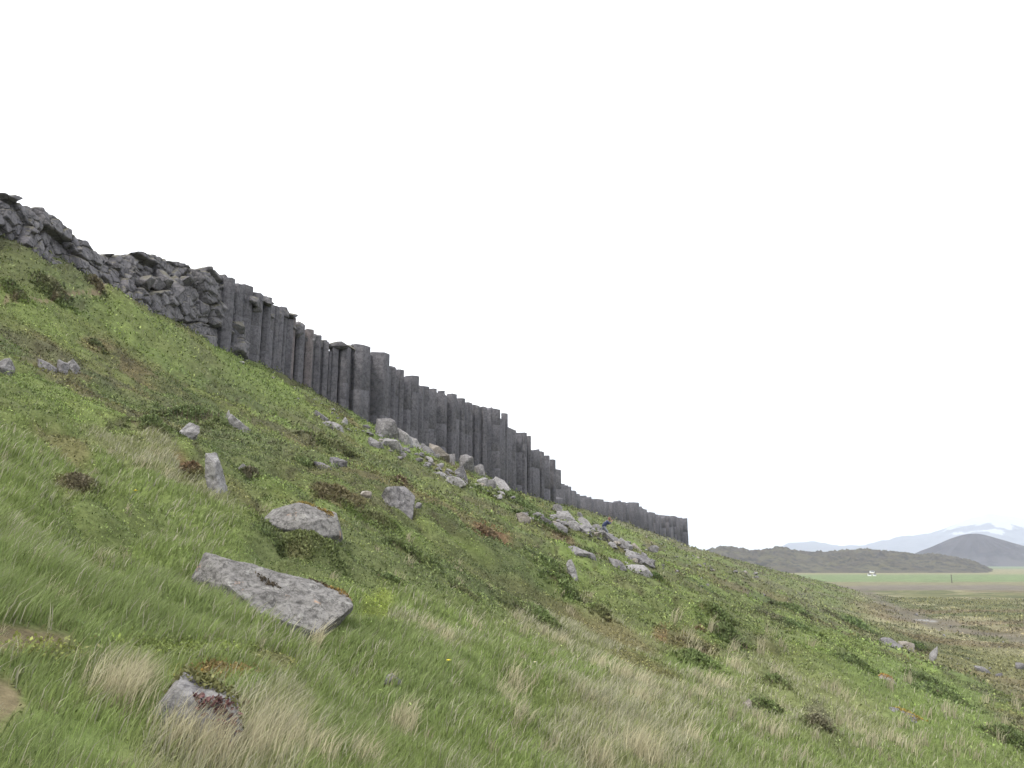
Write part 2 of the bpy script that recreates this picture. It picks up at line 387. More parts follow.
def plain_path(x, y):
    """the bare gravel stream bed crossing the plain"""
    pts = [hitp(1090, 652), hitp(1024, 638), hitp(970, 630), hitp(925, 622), hitp(885, 606), hitp(862, 596), hitp(850, 589), hitp(820, 585)]
    best = np.full(x.shape, 1e9)
    for a, b in zip(pts[:-1], pts[1:]):
        t = b - a; u = np.clip(((x - a[0]) * t[0] + (y - a[1]) * t[1]) / (t @ t), 0, 1)
        best = np.minimum(best, np.hypot(x - a[0] - u * t[0], y - a[1] - u * t[1]))
    return best
def hitp(px, py):
    a, b = ray(px, py); d = PLAIN / b; return np.array([a * d, d])

def cover(x, y, z=None):
    """albedo and plant kind weights of the ground cover at world points"""
    r = np.hypot(x, y)
    n1 = fbm2(x / 7., y / 7., 3, 101); n2 = fbm2(x / 1.9, y / 1.9, 3, 111); n3 = fbm2(x / .6, y / .6, 2, 121); n4 = fbm2(x / 20., y / 20., 3, 131)
    n5 = fbm2(x / 3.2, y / 3.2, 3, 141)
    # default: mid-slope mosaic of olive, green and heath
    col = OLIVE * 1.1 + (GREEN - OLIVE)[None] * sstep(.38, .62, n1)[:, None]
    h = sstep(.47, .56, n2 * .75 + n1 * .25); col = col * (1 - .75 * h[:, None]) + HEATH * .75 * h[:, None]
    b = sstep(.53, .62, n5); col = col * (1 - .45 * b[:, None]) + BROWN * .45 * b[:, None]
    l = sstep(.55, .66, n3 * .4 + fbm2(x / 2.6, y / 1.2, 3, 151) * .6); col = col * (1 - .55 * l[:, None]) + LIME * .85 * .55 * l[:, None]
    _, gap, cid, cid2 = cushions(x, y, r)
    kinds = np.stack([GREEN * 1.1, OLIVE, HEATH * .95, OLIVE * 1.25, C(.088, .072, .052), C(.13, .15, .045), HEATH * 1.2, BROWN * .95])
    kc = kinds[np.minimum((cid * 8).astype(int), 7)]; kw = (.55 * sstep(.3, .5, n3 * .4 + n2 * .6))[:, None]
    col = col * (1 - kw) + kc * kw
    kc2 = kinds[np.minimum(((cid2 * 7.3) % 1 * 8).astype(int), 7)]; w2 = (.2 + .35 * sstep(12, 30, r))[:, None]; col = col * (1 - w2) + kc2 * w2
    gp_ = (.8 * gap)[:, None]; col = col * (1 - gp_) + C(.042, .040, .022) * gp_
    grass = np.clip(sstep(.5, .35, n1) * .5, 0, 1) + np.zeros_like(r)
    bare = np.zeros_like(r); dry = .06 + .1 * sstep(.5, .7, n1)
    for i, p in enumerate(PATCH):
        m = np.abs(x - p[0]) + np.abs(y - p[1]) < 2.6 * (abs(p[2]) + abs(p[3]) + abs(p[4]) + abs(p[5]))
        if not m.any(): continue
        w = np.zeros_like(r); w[m] = pw(x[m], y[m], p)
        k = p[6]; ww = (.85 if k in ('green', 'lush', 'drymix', 'soil', 'lime', 'orange', 'orangesoil') else .6) * w
        col = col * (1 - ww[:, None]) + KCOL[k] * (.85 + .3 * n3[:, None]) * ww[:, None]
        if k in ('green', 'lush', 'drymix'): grass = grass * (1 - w) + w
        elif k == 'turf': grass = grass * (1 - w) + .22 * w
        elif k in ('soil', 'orangesoil'): grass = grass * (1 - w) + .12 * w
        else: grass = grass * (1 - w)
        bare = bare * (1 - w) + (w if k in ('soil', 'orangesoil') else 0)
        dry = dry * (1 - w) + w * {'drymix': .36, 'green': .12, 'brown': .3, 'lush': .04, 'soil': .5}.get(k, .05)
    # far hillside turns drier and browner, stony
    f = sstep(70, 170, r)[:, None]
    farc = C(.105, .108, .055) * (.75 + .5 * n1[:, None]); farc = farc * (1 - .5 * sstep(.5, .62, n5)[:, None]) + GREYB * .5 * sstep(.5, .62, n5)[:, None]
    gsl = sstep(.5, .6, n4)[:, None]; farc = farc * (1 - .5 * gsl) + GREEN * .9 * .5 * gsl
    col = col * (1 - .75 * f) + farc * .75 * f
    # the plain
    if z is None: z = terrain(x, y)
    onp = sstep(PLAIN + 4.5, PLAIN + 1.0, z) * sstep(30, 60, r)
    q1 = fbm2(x / 22., y / 26., 5, 201); q2 = fbm2(x / 7., y / 10., 5, 211); q3 = fbm2(x / 60., y / 30., 3, 221)
    pc = C(.135, .135, .062) + (C(.22, .205, .12) - C(.135, .135, .062)) * sstep(.45, .62, q1)[:, None]
    pc = pc * (1 - .8 * sstep(.5, .6, q2)[:, None]) + C(.085, .095, .04) * .8 * sstep(.5, .6, q2)[:, None]
    pc = pc * (1 - .5 * sstep(.54, .62, q3)[:, None]) + C(.13, .09, .06) * .5 * sstep(.54, .62, q3)[:, None]
    yy = y + 110 * (fbm2(x / 70., y / 90., 4, 231) - .5)
    def band(c, d0, d1, s, col_, x0=-1e9, xs=50.):
        w = sstep(d0 - s, d0 + s, yy) * sstep(d1 + s, d1 - s, yy) * sstep(x0 - xs, x0 + xs, x)
        return c * (1 - w[:, None]) + np.asarray(col_) * w[:, None]
    pc = band(pc, 380, 480, 20, C(.13, .115, .09))
    pc = band(pc, 480, 560, 12, C(.14, .13, .075))
    pc = band(pc, 560, 900, 15, C(.115, .150, .066))
    pc = band(pc, 860, 1500, 60, C(.17, .16, .09), 260, 80)
    pc = band(pc, 1500, 4000, 120, C(.115, .145, .08))
    pd = plain_path(x, y) if (r.max() > 60) else np.full(x.shape, 1e9)
    wdt = (2.6 + y * .010) * (.7 + .6 * q1)
    pw_ = sstep(wdt * 1.3, wdt * .6, pd + 18 * (q2 - .5)) * onp
    q4 = fbm2(x / 3.5, y / 6., 4, 241); pc = pc * (.7 + .6 * q4[:, None]); pwc = (.75 * pw_)[:, None]
    pc = pc * (1 - pwc) + C(.125, .11, .085) * (.6 + .8 * q4[:, None]) * pwc
    gp = hitp(926, 621); gw = sstep(2.2, 1.0, np.hypot((x - gp[0]) * .8, (y - gp[1]) * .5) + 3 * (q2 - .5))[:, None]; pc = pc * (1 - gw) + C(.28, .275, .265) * gw
    pc = pc * (1 - .2 * sstep(520, 380, y)[:, None]); col = col * (1 - onp[:, None]) + pc * onp[:, None]
    bare = np.maximum(bare, .8 * pw_)
    dry = dry * (1 - onp) + .45 * sstep(.45, .6, q1) * onp
    return col, np.clip(grass, 0, 1), bare, np.clip(dry, 0, 1), onp

# hummocks under the shrubs
SHRUBS = [  # px, py, half width px, height m, colour, label
    (190, 420, 34, .45, HEATH, 'wide dark heather mound with a grey rock poking from its right side, upper left'),
    (152, 428, 20, .22, HEATH * 1.25, 'low dark green heath hummock left of the wide heather mound'),
    (78, 492, 24, .26, C(.115, .085, .068), 'purplish brown heather hummock standing alone in the grass at far left'),
    (188, 474, 19, .28, C(.115, .05, .04), 'wine red heather clump against the left side of the upright pale rock'),
    (250, 478, 14, .2, C(.07, .05, .045), 'small dark brown heather tuft right of the upright pale rock'),
    (340, 502, 34, .3, C(.10, .07, .045), 'long brown heather strip uphill of the low rounded boulder'),
    (490, 540, 17, .35, C(.13, .075, .055), 'reddish brown heather clump on the middle of the slope'),
    (730, 638, 20, .34, HEATH, 'dark heath hummock with reddish top on the right part of the slope'),
    (700, 634, 9, .2, C(.15, .09, .06), 'small reddish brown heather tuft left of the dark hummock'),
    (776, 688, 17, .3, HEATH * .95, 'dark round heath hummock just above the small tan stone'),
    (768, 712, 17, .26, C(.065, .09, .03), 'dark green heath hummock right beside the small tan stone'),
    (820, 733, 22, .35, C(.10, .08, .065), 'grey brown twiggy heather clump near the bottom right'),
    (1012, 746, 30, .5, HEATH * 1.05, 'large dark green heath bush at the right edge of the picture'),
    (925, 684, 24, .4, HEATH, 'long dark heath bush running downhill on the lower right slope, upper end'),
    (952, 700, 20, .32, HEATH * 1.1, 'lower end of the dark bush line on the lower right slope'),
    (855, 665, 24, .35, HEATH * 1.2, 'dark olive heath hummock above the dark bush line on the right slope'),
    (795, 612, 26, .5, HEATH * 1.2, 'low dark heath ridge far down the right slope near the plain'),
    (918, 652, 12, .9, C(.06, .10, .03), 'green bush leaning against the pointed rock on the plain edge'),
    (400, 487, 15, .5, C(.09, .045, .04), 'dark maroon heather growing along the top of the tilted slab'),
    (655, 582, 12, .6, C(.05, .085, .025), 'deep green shrub below the dark wedge rock'),
    (14, 293, 16, .5, C(.07, .09, .035), 'dark green tuft above the worn path at the left edge'),
    (52, 291, 22, .45, C(.08, .075, .045), 'dark brown green heath strip above the worn path, upper left'),
    (95, 284, 10, .5, C(.09, .06, .05), 'small brown heath tuft at the upper end of the worn path'),
    (300, 540, 44, .12, C(.09, .10, .04), 'olive heath fringe along the foot of the low rounded boulder'),
    (95, 347, 11, .4, C(.07, .08, .04), 'small dark heath tuft high on the left slope'),
    (520, 505, 30, .45, HEATH * 1.25, 'dark green heath mound under the broken boulders by the column foot'),
    (480, 492, 14, .3, HEATH * 1.1, 'small dark heath clump below the box shaped boulder'),
    (238, 712, 18, .12, C(.10, .045, .045), 'maroon heather hanging beside the pale rock at the bottom left'),
]
_rs = random.Random(77); NAMED = len(SHRUBS)
for _k in range(44):
    _px = _rs.uniform(230, 900); _lo = 330 + .34 * _px; _hi = 520 + .22 * _px
    _py = _rs.uniform(_lo, _hi)
    if any(abs(_px - s_[0]) < 34 and abs(_py - s_[1]) < 14 for s_ in SHRUBS) or (170 < _px < 370 and 500 < _py < 640): continue
    SHRUBS.append((_px, _py, _rs.uniform(12, 30), _rs.uniform(.25, .5), _rs.choice([HEATH * 1.3, HEATH * 1.5, C(.09, .115, .042), C(.10, .10, .05), C(.075, .11, .042)]), 'low olive brown heath hummock among the many blending into the middle slope'))
SPOT = []
for (px, py, hw, h, c, lab) in SHRUBS:
    q = hit(px, py); w = hw * q[1] / F
    # long axis follows the contour of the slope as seen, short axis in depth
    SPOT.append((q, w))
SHRUBS = [s_[:3] + (min(s_[3], (.55 if i_ < NAMED else .32) * w_),) + s_[4:] for i_, (s_, (q_, w_)) in enumerate(zip(SHRUBS, SPOT))]
for (q, w), s in zip(SPOT, SHRUBS):
    BUMPS.append((q[0], q[1], w, .15 * w, -.15 * w, w * .8, s[3] * .55))

# ------------------------------------------------------------------ ground sheet
def build_ground():
    th = np.concatenate([np.linspace(-180, -47, 90, endpoint=False), np.linspace(-47, 47, 1150, endpoint=False), np.linspace(47, 180, 90)])
    rr = np.concatenate([[.05, .3], np.exp(np.linspace(math.log(.7), math.log(16500), 760))])
    T, Rr = np.meshgrid(np.radians(th), rr)
    x = (Rr * np.sin(T)).ravel(); y = (Rr * np.cos(T)).ravel()
    z = terrain(x, y)
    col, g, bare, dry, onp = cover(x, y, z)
    # under the plants the soil itself shows: litter and moss
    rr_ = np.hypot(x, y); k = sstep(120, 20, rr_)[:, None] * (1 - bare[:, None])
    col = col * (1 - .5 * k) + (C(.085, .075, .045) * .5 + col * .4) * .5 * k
    lo, st = grid_faces(len(rr), len(th))
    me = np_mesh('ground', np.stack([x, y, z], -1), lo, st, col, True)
    me.polygons.foreach_set('use_smooth', np.ones(len(st), bool))
    # grid order gives downward faces: flip
    me.flip_normals()
    tag(link('ground', me, M_GROUND), kind='structure')
build_ground()

# ------------------------------------------------------------------ rocks
ROCKS_FOOT = []     # footprints kept clear of grass
def hull_mesh(pts, cuts=3, rough=.05, seed=0, smooth=1, nscale=1.6):
    bm = bmesh.new()
    for p in pts: bm.verts.new(p)
    r = bmesh.ops.convex_hull(bm, input=bm.verts)
    bmesh.ops.delete(bm, geom=[v for v in bm.verts if not v.link_faces], context='VERTS')
    bmesh.ops.dissolve_limit(bm, angle_limit=R(6), verts=bm.verts, edges=bm.edges)
    bmesh.ops.triangulate(bm, faces=bm.faces)
    for _ in range(cuts):
        L = np.array([e.calc_length() for e in bm.edges]); t = max(np.percentile(L, 35), L.max() * .38)
        bmesh.ops.subdivide_edges(bm, edges=[e for e in bm.edges if e.calc_length() > t], cuts=1, use_grid_fill=True)
        bmesh.ops.triangulate(bm, faces=[f for f in bm.faces if len(f.verts) > 3])
    for _ in range(smooth): bmesh.ops.smooth_vert(bm, verts=bm.verts, factor=.35, use_axis_x=True, use_axis_y=True, use_axis_z=True)
    bm.normal_update()
    co = np.array([v.co for v in bm.verts]); no = np.array([v.normal for v in bm.verts])
    size = np.ptp(co, axis=0).mean()
    q = co / size * nscale * 2
    d = (fbm3(q + seed * 3.1, 4, seed) - .5) * 2 * rough * size
    d2 = (vn3(q * 6 + seed, seed + 9) - .5) * rough * .5 * size
    co = co + no * (d + d2)[:, None]
    for v, c in zip(bm.verts, co): v.co = c
    return bm
def rock_points(w, dp, h, seed, ang=.6, nn=16, lean=0.):
    r = np.random.default_rng(seed)
    p = r.normal(size=(nn, 3)); p /= np.linalg.norm(p, axis=1)[:, None]
    m = np.abs(p).max(1)[:, None]; p = p * (1 - ang) + (p / m) * ang      # towards a box
    p = p * [.5 * w, .5 * dp, .5 * h] * r.uniform(.86, 1.08, (nn, 1))
    p[:, 0] += p[:, 2] * lean
    return p
def bm_to(name, bm, mat, parent=None, loc=None, rot=None, smooth=False):
    me = bpy.data.meshes.new(name); bm.to_mesh(me); bm.free()
    if smooth: me.polygons.foreach_set('use_smooth', np.ones(len(me.polygons), bool))
    o = link(name, me, mat, parent, loc)
    if rot is not None: o.rotation_euler = rot
    return o
def boulder(px, py, wpx, hpx, label, mat=None, ang=.6, seed=0, rot=0., tilt=0., sink=.8, group=None, cuts=3, cat='boulder', nn=16, name='boulder', dr=.75, dist=None, lean=0., rough=.055):
    if dist is None: q = hit(px, py)
    else: q = at(px, py, dist)
    d = q[1]; w = wpx * d / F; h = hpx * d / F * (1 + sink)
    dp = w * dr
    p = rock_points(w, dp, h, seed, ang, nn, lean)
    # fit the silhouette to the wanted box
    ca, sa = math.cos(tilt), math.sin(tilt)
    x, z = p[:, 0] * ca - p[:, 2] * sa, p[:, 0] * sa + p[:, 2] * ca
    x = (x - (x.max() + x.min()) / 2) * w / np.ptp(x); z = (z - z.max()) * h / np.ptp(z) + hpx * d / F
    p = np.stack([x, p[:, 1] - p[:, 1].min() * .6, z], -1)
    gx = (gz(q[0] + w / 2, q[1] + dp * .2) - gz(q[0] - w / 2, q[1] + dp * .2)) / w
    p[:, 2] += np.clip(gx, -.8, .3) * .65 * p[:, 0] * (1 if wpx > 12 and hpx < wpx * 1.1 else 0)
    bm = hull_mesh(p, cuts, rough, seed)
    o = bm_to(name, bm, mat or M_BOULDER, None, Vector(q))
    o.rotation_euler.z = 0
    tag(o, label, cat, group)
    ROCKS_FOOT.append((q[0], q[1] + dp * .3, w * .46, dp * .45))
    return o, w, h, d

def bvh_of(o):
    dg = None
    me = o.data; return BVHTree.FromPolygons([v.co for v in me.vertices], [tuple(p.vertices) for p in me.polygons])

def leaves(pts, nrm, size, col, rnd, aspect=1.6, spread=1.0, jitcol=.3):
    """small leaf faces at points: returns verts, loops, starts, colours"""
    k = len(pts)
    a = rnd.normal(size=(k, 3)) * spread + nrm * .6; a /= np.linalg.norm(a, axis=1)[:, None]
    b = rnd.normal(size=(k, 3)); b -= (b * a).sum(1)[:, None] * a; b /= np.linalg.norm(b, axis=1)[:, None]
    s = (size * rnd.uniform(.6, 1.4, k))[:, None] if np.ndim(size) else size * rnd.uniform(.6, 1.4, (k, 1))
    v = np.stack([pts - a * s * aspect * .2, pts + b * s * .5 + a * s * aspect * .35, pts + a * s * aspect, pts - b * s * .5 + a * s * aspect * .35], 1).reshape(-1, 3)
    c = np.repeat(col * (1 + jitcol * rnd.normal(size=(k, 1))).clip(.5, 1.9), 4, axis=0)
    return v, np.arange(4 * k), np.arange(k) * 4, c

def moss_on(o, name, cx, cy, rx, ry, col, n_, size, seed, thick=.03, label=None, ang=0., mat=None):
    """a cushion of moss or heather growing on top of a rock, in the rock's own coordinates"""
    t = bvh_of(o); r = np.random.default_rng(seed); pts = []; nr = []
    for _ in range(n_):
        a = r.uniform(0, 2 * math.pi); q = math.sqrt(r.uniform(0, 1)) * (1 + .3 * math.sin(3 * a + seed))
        u, v = rx * q * math.cos(a), ry * q * math.sin(a)
        X = cx + u * math.cos(ang) - v * math.sin(ang); Y = cy + u * math.sin(ang) + v * math.cos(ang)
        h = t.ray_cast(Vector((X, Y, 50)), Vector((0, 0, -1)))
        if h[0] is None: continue
        pts.append(h[0] + Vector((0, 0, 1)) * r.uniform(0, thick) * (1.1 - q)); nr.append(h[1])
    if not pts: return None
    v, l, s, c = leaves(np.array(pts), np.array(nr), size, np.tile(col, (len(pts), 1)), r)
    p = link(name, np_mesh(name, v, l, s, c), mat or M_LEAF, o)
    if label: p['label'] = label
    return p

# --- the big foreground slab
def slab():
    cpos = hit(285, 624); d = cpos[1]
    s = d / F
    def L(px, py, dy): # outline corner given as seen, dy = extra depth in metres
        p = at(px, py, d + dy) - cpos; return tuple(p)
    pts = [L(191, 578, .15), L(205, 553, .25), L(229, 586, -.32), L(222, 606, -.2), L(258, 612, -.45), L(320, 633, -.35), L(353, 606, .05), L(346, 592, .35), L(300, 577, .75), L(240, 566, .75),
           L(213, 556, .75), L(205, 620, .5), L(342, 622, .6), L(228, 560, .1), L(255, 650, -.3), L(318, 648, .0), L(195, 600, .2)]
    bm = hull_mesh(pts, 6, .03, 3, 1, 2.6)
    o = bm_to('boulder', bm, M_SLAB, None, Vector(cpos))
    tag(o, 'big flat grey slab lying in long grass, the largest rock in the foreground', 'boulder')
    ROCKS_FOOT.append((cpos[0] - .05, cpos[1] + .15, .90, .62))
    return o, d
slab_o, slab_d = slab()
moss_on(slab_o, 'moss', .60, .32, .30, .09, C(.20, .13, .04), 420, .016, 5, .03, 'orange brown moss along the right edge of the slab', ang=-.45)
moss_on(slab_o, 'moss', -.22, -.02, .16, .04, C(.07, .055, .035), 220, .014, 6, .02, 'dark moss in the cracks of the slab', ang=-.3)
moss_on(slab_o, 'moss', .30, .46, .22, .06, C(.08, .06, .04), 260, .014, 8, .02, 'dark moss on the upper edge of the slab', ang=-.3)

b, w, h, d = boulder(297, 526, 82, 24, 'low rounded grey boulder with yellow moss patches, just uphill of the big slab', M_SLAB, .6, 12, sink=.85, cuts=5, nn=40, dr=.8, rough=.02)
moss_on(b, 'moss', .05, .35, .16, .12, C(.22, .17, .05), 300, .02, 3, .03); moss_on(b, 'moss', .42, .3, .14, .10, C(.2, .14, .04), 260, .02, 4, .03)
boulder(214, 492, 26, 41, 'upright pale grey rock with red heather at its left side', M_PALE, .5, 22, tilt=.35, lean=-.2, cuts=4, nn=22)
boulder(189, 438, 22, 16, 'grey rock poking out of the wide dark heather mound', M_BOULDER, .4, 31, tilt=-.2, cuts=4)
boulder(238, 430, 22, 13, 'pale angular rock at the right end of the wide heather mound', M_PALE, .6, 32, cuts=4)
boulder(227, 418, 8, 9, 'small pale rock just above the angular rock of the heather mound', M_PALE, .5, 33)
boulder(242, 470, 9, 7, 'small grey stone in the dark tuft right of the upright pale rock', M_BOULDER, .5, 34)
boulder(44, 372, 20, 12, 'left of three grey rocks lying side by side, upper left slope', M_BOULDER, .5, 41, cuts=4)
boulder(60, 372, 13, 13, 'narrow middle rock of three side by side, upper left slope', M_BOULDER, .6, 42, cuts=4)
boulder(71, 371, 14, 14, 'right of three grey rocks lying side by side, upper left slope', M_BOULDER, .5, 43, cuts=4)
boulder(3, 374, 16, 18, 'dark grey rock cut by the left edge of the picture', M_BOULDER, .5, 44, cuts=4)
b, w, h, d = boulder(397, 506, 34, 22, 'tilted grey slab under a cap of maroon heather, middle of the slope', M_BOULDER, .8, 51, tilt=-.45, cuts=4, dr=.5)
boulder(418, 508, 8, 6, 'small stone at the right foot of the tilted slab', M_BOULDER, .5, 52)
boulder(365, 497, 12, 6, 'yellowish stone left of the tilted slab', M_TAN, .5, 53)
boulder(337, 468, 20, 12, 'low grey brown rock in the heath uphill of the tilted slab', M_DARK, .6, 54, cuts=4)
boulder(322, 470, 18, 8, 'flat brown rock beside the low grey brown rock uphill of the tilted slab', M_DARK, .6, 55)
b, w, h, d = boulder(190, 738, 84, 48, 'grey rock half hidden by dry grass at the bottom left', M_BOULDER, .85, 61, tilt=-.12, cuts=5, nn=22, sink=.5, rough=.03)
moss_on(b, 'moss', .0, .18, .30, .12, C(.13, .13, .05), 900, .014, 21, .05, 'turf and moss lapping over the top of the rock'); moss_on(b, 'moss', .16, .0, .14, .10, C(.11, .05, .05), 500, .014, 22, .05, 'maroon heather on the right shoulder of the rock')
boulder(572, 577, 11, 17, 'narrow pale upright rock on the slope below the person', M_PALE, .7, 71, tilt=.3, cuts=4)
boulder(583, 556, 30, 8, 'long flat grey rock in the grass below the person', M_BOULDER, .6, 72, tilt=-.1)
boulder(641, 575, 28, 11, 'pale rounded rock with white lichen right of the flat ones', M_PALE, .4, 73, tilt=-.15, cuts=4)
boulder(618, 568, 18, 8, 'grey low rock left of the pale rounded rock', M_BOULDER, .5, 74)
boulder(638, 562, 34, 8, 'dark wedge shaped slab above the pale rounded rock', M_DARK, .8, 75, tilt=.12)
# right lower slope and plain edge
boulder(935, 661, 11, 14, 'pointed pale rock standing at the edge of the plain', M_PALE, .8, 81, tilt=-.5, cuts=4)
boulder(893, 648, 20, 9, 'broad grey rock left of the pointed pale rock', M_BOULDER, .6, 82)
boulder(908, 650, 14, 8, 'light brown rock between the broad grey and the pointed rock', M_TAN, .6, 83)
boulder(984, 673, 15, 6, 'low dark grey rock in the grass at the right, near the plain', M_BOULDER, .6, 84)
boulder(1000, 677, 7, 4, 'small dark stone right beside the low dark grey rock', M_DARK, .6, 85)
boulder(1021, 669, 9, 6, 'grey rock at the right edge of the picture', M_BOULDER, .6, 86)
boulder(748, 709, 9, 9, 'small round tan stone on the lower right slope', M_TAN, .3, 87, cuts=4)
b, w, h, d = boulder(888, 682, 16, 6, 'small rock covered in orange moss, left of the dark bush line', M_TAN, .5, 88)
moss_on(b, 'moss', 0, w * .2, w * .45, w * .3, C(.34, .2, .05), 200, .04, 12, .05)
b, w, h, d = boulder(914, 721, 46, 8, 'long flat rock with yellow moss on the lower right slope', M_BOULDER, .7, 89, tilt=-.35, dr=.4)
moss_on(b, 'moss', 0, w * .15, w * .4, w * .13, C(.30, .23, .05), 500, .03, 13, .05, ang=0)
boulder(391, 684, 18, 9, 'small grey stone nearly swallowed by grass in the foreground centre', M_BOULDER, .5, 90, sink=1.)
boulder(757, 579, 5, 3, 'small grey stone far down the slope close to the plain', M_BOULDER, .6, 91)

# --- talus piles at the foot of the columns: (px, base py, w, h, material, seed, tilt, label)
TAL = [
 (386, 437, 26, 22, M_BOULDER, 101, 0, 'large block leaning on the column foot, top left of the rock pile'),
 (402, 443, 24, 15, M_PALE, 102, -.3, 'pale rock right below the large leaning block'),
 (374, 446, 20, 9, M_BOULDER, 103, 0, 'low grey rock left in the upper rock pile'),
 (392, 451, 20, 13, M_PALE, 104, .2, 'pale rock at the lower front of the upper rock pile'),
 (414, 448, 26, 11, M_PALE, 105, -.2, 'pale sloping rock at the right of the upper rock pile'),
 (424, 452, 22, 9, M_BOULDER, 106, -.2, 'grey flat rock between the two rock piles, upper one'),
 (438, 457, 24, 12, M_TAN, 107, -.1, 'tan slab with a dark underside between the two rock piles'),
 (449, 463, 12, 10, M_BOULDER, 108, 0, 'small grey rock right of the tan slab'),
 (455, 485, 24, 9, M_PALE, 109, -.25, 'pale flat rock in the turf below the lower rock pile'),
 (440, 478, 18, 7, M_BOULDER, 110, -.2, 'grey flat rock left of the lower rock pile'),
 (466, 471, 18, 18, M_BOULDER, 111, -.12, 'box shaped block, highest of the lower rock pile'),
 (461, 478, 14, 15, M_DARK, 118, -.6, 'dark slanting slab under the box shaped block'),
 (480, 476, 15, 13, M_BOULDER, 112, .05, 'square block right of the box shaped one'),
 (496, 480, 20, 12, M_TAN, 113, -.1, 'wedge shaped block at the right end of the lower rock pile'),
 (482, 485, 13, 9, M_PALE, 114, 0, 'pale rock under the square block'),
 (503, 492, 22, 13, M_PALE, 115, -.15, 'white speckled rock lowest in the lower rock pile'),
 (479, 489, 11, 6, M_PALE, 116, 0, 'small pale rock left of the white speckled one'),
 (490, 488, 12, 10, M_BOULDER, 117, -.3, 'grey rock squeezed behind the white speckled one'),
 (524, 524, 16, 11, M_TAN, 121, -.2, 'tan rock at the left end of the boulder row left of the person'),
 (539, 519, 12, 7, M_DARK, 122, 0, 'blackish rock behind the tan one in the boulder row'),
 (545, 526, 14, 9, M_BOULDER, 123, -.1, 'grey brown rock right of the tan one in the boulder row'),
 (557, 512, 12, 8, M_BOULDER, 124, -.3, 'grey rock highest in the boulder row, below the corner column'),
 (566, 522, 20, 12, M_PALE, 125, -.2, 'large pale rock in the middle of the boulder row'),
 (560, 530, 18, 8, M_BOULDER, 126, 0, 'low grey rock in front of the large pale one'),
 (574, 530, 12, 9, M_PALE, 127, 0, 'pale rock lowest in the middle of the boulder row'),
 (579, 518, 9, 6, M_BOULDER, 128, -.2, 'small grey rock behind the large pale one'),
 (586, 527, 16, 9, M_PALE, 129, -.2, 'pale rock left of the person in the boulder row'),
 (595, 532, 12, 8, M_BOULDER, 130, -.2, 'grey rock just left of the person'),
 (613, 544, 24, 10, M_BOULDER, 131, -.3, 'long grey rock the person leans over'),
 (626, 549, 16, 10, M_PALE, 132, -.4, 'pale rock right below the person'),
 (636, 552, 14, 9, M_TAN, 133, -.3, 'tan rock in the row running down from the person'),
 (631, 557, 12, 8, M_PALE, 134, -.2, 'pale rock lower in the row running down from the person'),
 (643, 560, 12, 8, M_BOULDER, 135, -.2, 'grey rock near the end of the row running down from the person'),
 (654, 552, 10, 7, M_BOULDER, 136, -.2, 'grey rock apart from the row, right of its lower end'),
 (327, 427, 14, 8, M_BOULDER, 141, 0, 'grey rock, left of the group in the turf left of the columns'),
 (337, 429, 13, 6, M_PALE, 142, 0, 'flat pale rock low in the group left of the columns'),
 (343, 424, 8, 8, M_PALE, 143, 0, 'small pale rock on the right of the group left of the columns'),
 (319, 418, 18, 7, M_DARK, 144, .0, 'flat dark rock topmost of the group left of the columns'),
 (320, 391, 14, 11, M_BOULDER, 145, -.2, 'grey block at the column foot, upper one of two'),
 (334, 401, 14, 8, M_PALE, 146, -.4, 'pale sloping block at the column foot, lower one of two'),
]
for (px, py, w_, h_, m_, sd_, tl, lab) in TAL:
    boulder(px, py, w_, h_, lab, m_, .8, sd_, tilt=tl, group='boulders of the talus below the columns', cuts=4, nn=13, sink=.7, rough=.05)

# small stones: a few meshes, many copies
protos = []
for k in range(7):
    bm = hull_mesh(rock_points(1, .9, .75, 300 + k, .55, 13), 2, .04, k)
    me = bpy.data.meshes.new('stone'); bm.to_mesh(me); bm.free(); me.materials.append([M_BOULDER, M_PALE, M_DARK, M_BOULDER, M_TAN, M_BOULDER, M_PALE][k]); protos.append(me)
def stone(px, py, wpx, label, group, k):
    q = hit(px, py); s = wpx * q[1] / F
    o = bpy.data.objects.new('stone', protos[k % 7]); COL.objects.link(o)
    o.location = (q[0], q[1], q[2] + .08 * s); o.scale = (s, s * random.uniform(.7, 1.1), s * random.uniform(.6, 1.))
    o.rotation_euler = (random.uniform(-.3, .3), random.uniform(-.3, .5), random.uniform(0, 6.28))
    tag(o, label, 'stone', group)
    if wpx > 3: ROCKS_FOOT.append((q[0], q[1], s * .4, s * .4))
random.seed(5)
def scatter(n_, line, spread, size, label, group):
    for _ in range(n_):
        t = random.random() * (len(line) - 1); i = int(t); f = t - i
        px = line[i][0] * (1 - f) + line[i + 1][0] * f + random.gauss(0, spread); py = line[i][1] * (1 - f) + line[i + 1][1] * f + random.gauss(0, spread * .45)
        stone(px, py, random.uniform(*size) * random.choice((.7, 1, 1, 1.3)), label, group, random.randrange(7))
scatter(82, [(360, 430), (392, 449), (425, 459), (460, 482), (515, 500)], 5.5, (4, 11), 'small grey stone lying in the talus between the rock piles under the tall columns', 'small stones of the upper talus')
scatter(96, [(526, 514), (550, 520), (575, 526), (600, 537), (625, 551), (650, 564)], 5, (4, 11), 'small stone in the boulder row around and below the person', 'small stones of the boulder row')
scatter(44, [(640, 536), (668, 549), (700, 562), (760, 578)], 7, (2, 5), 'small stone scattered below the far end of the cliff', 'small stones below the far cliff')
scatter(24, [(650, 555), (690, 575), (760, 595)], 10, (2, 4.5), 'small stone scattered on the slope right of the person', 'small stones on the slope right of the person')
scatter(14, [(880, 645), (925, 655), (1000, 670)], 8, (2, 4), 'small grey stone in the grass near the pointed pale rock', 'small stones near the pointed rock')
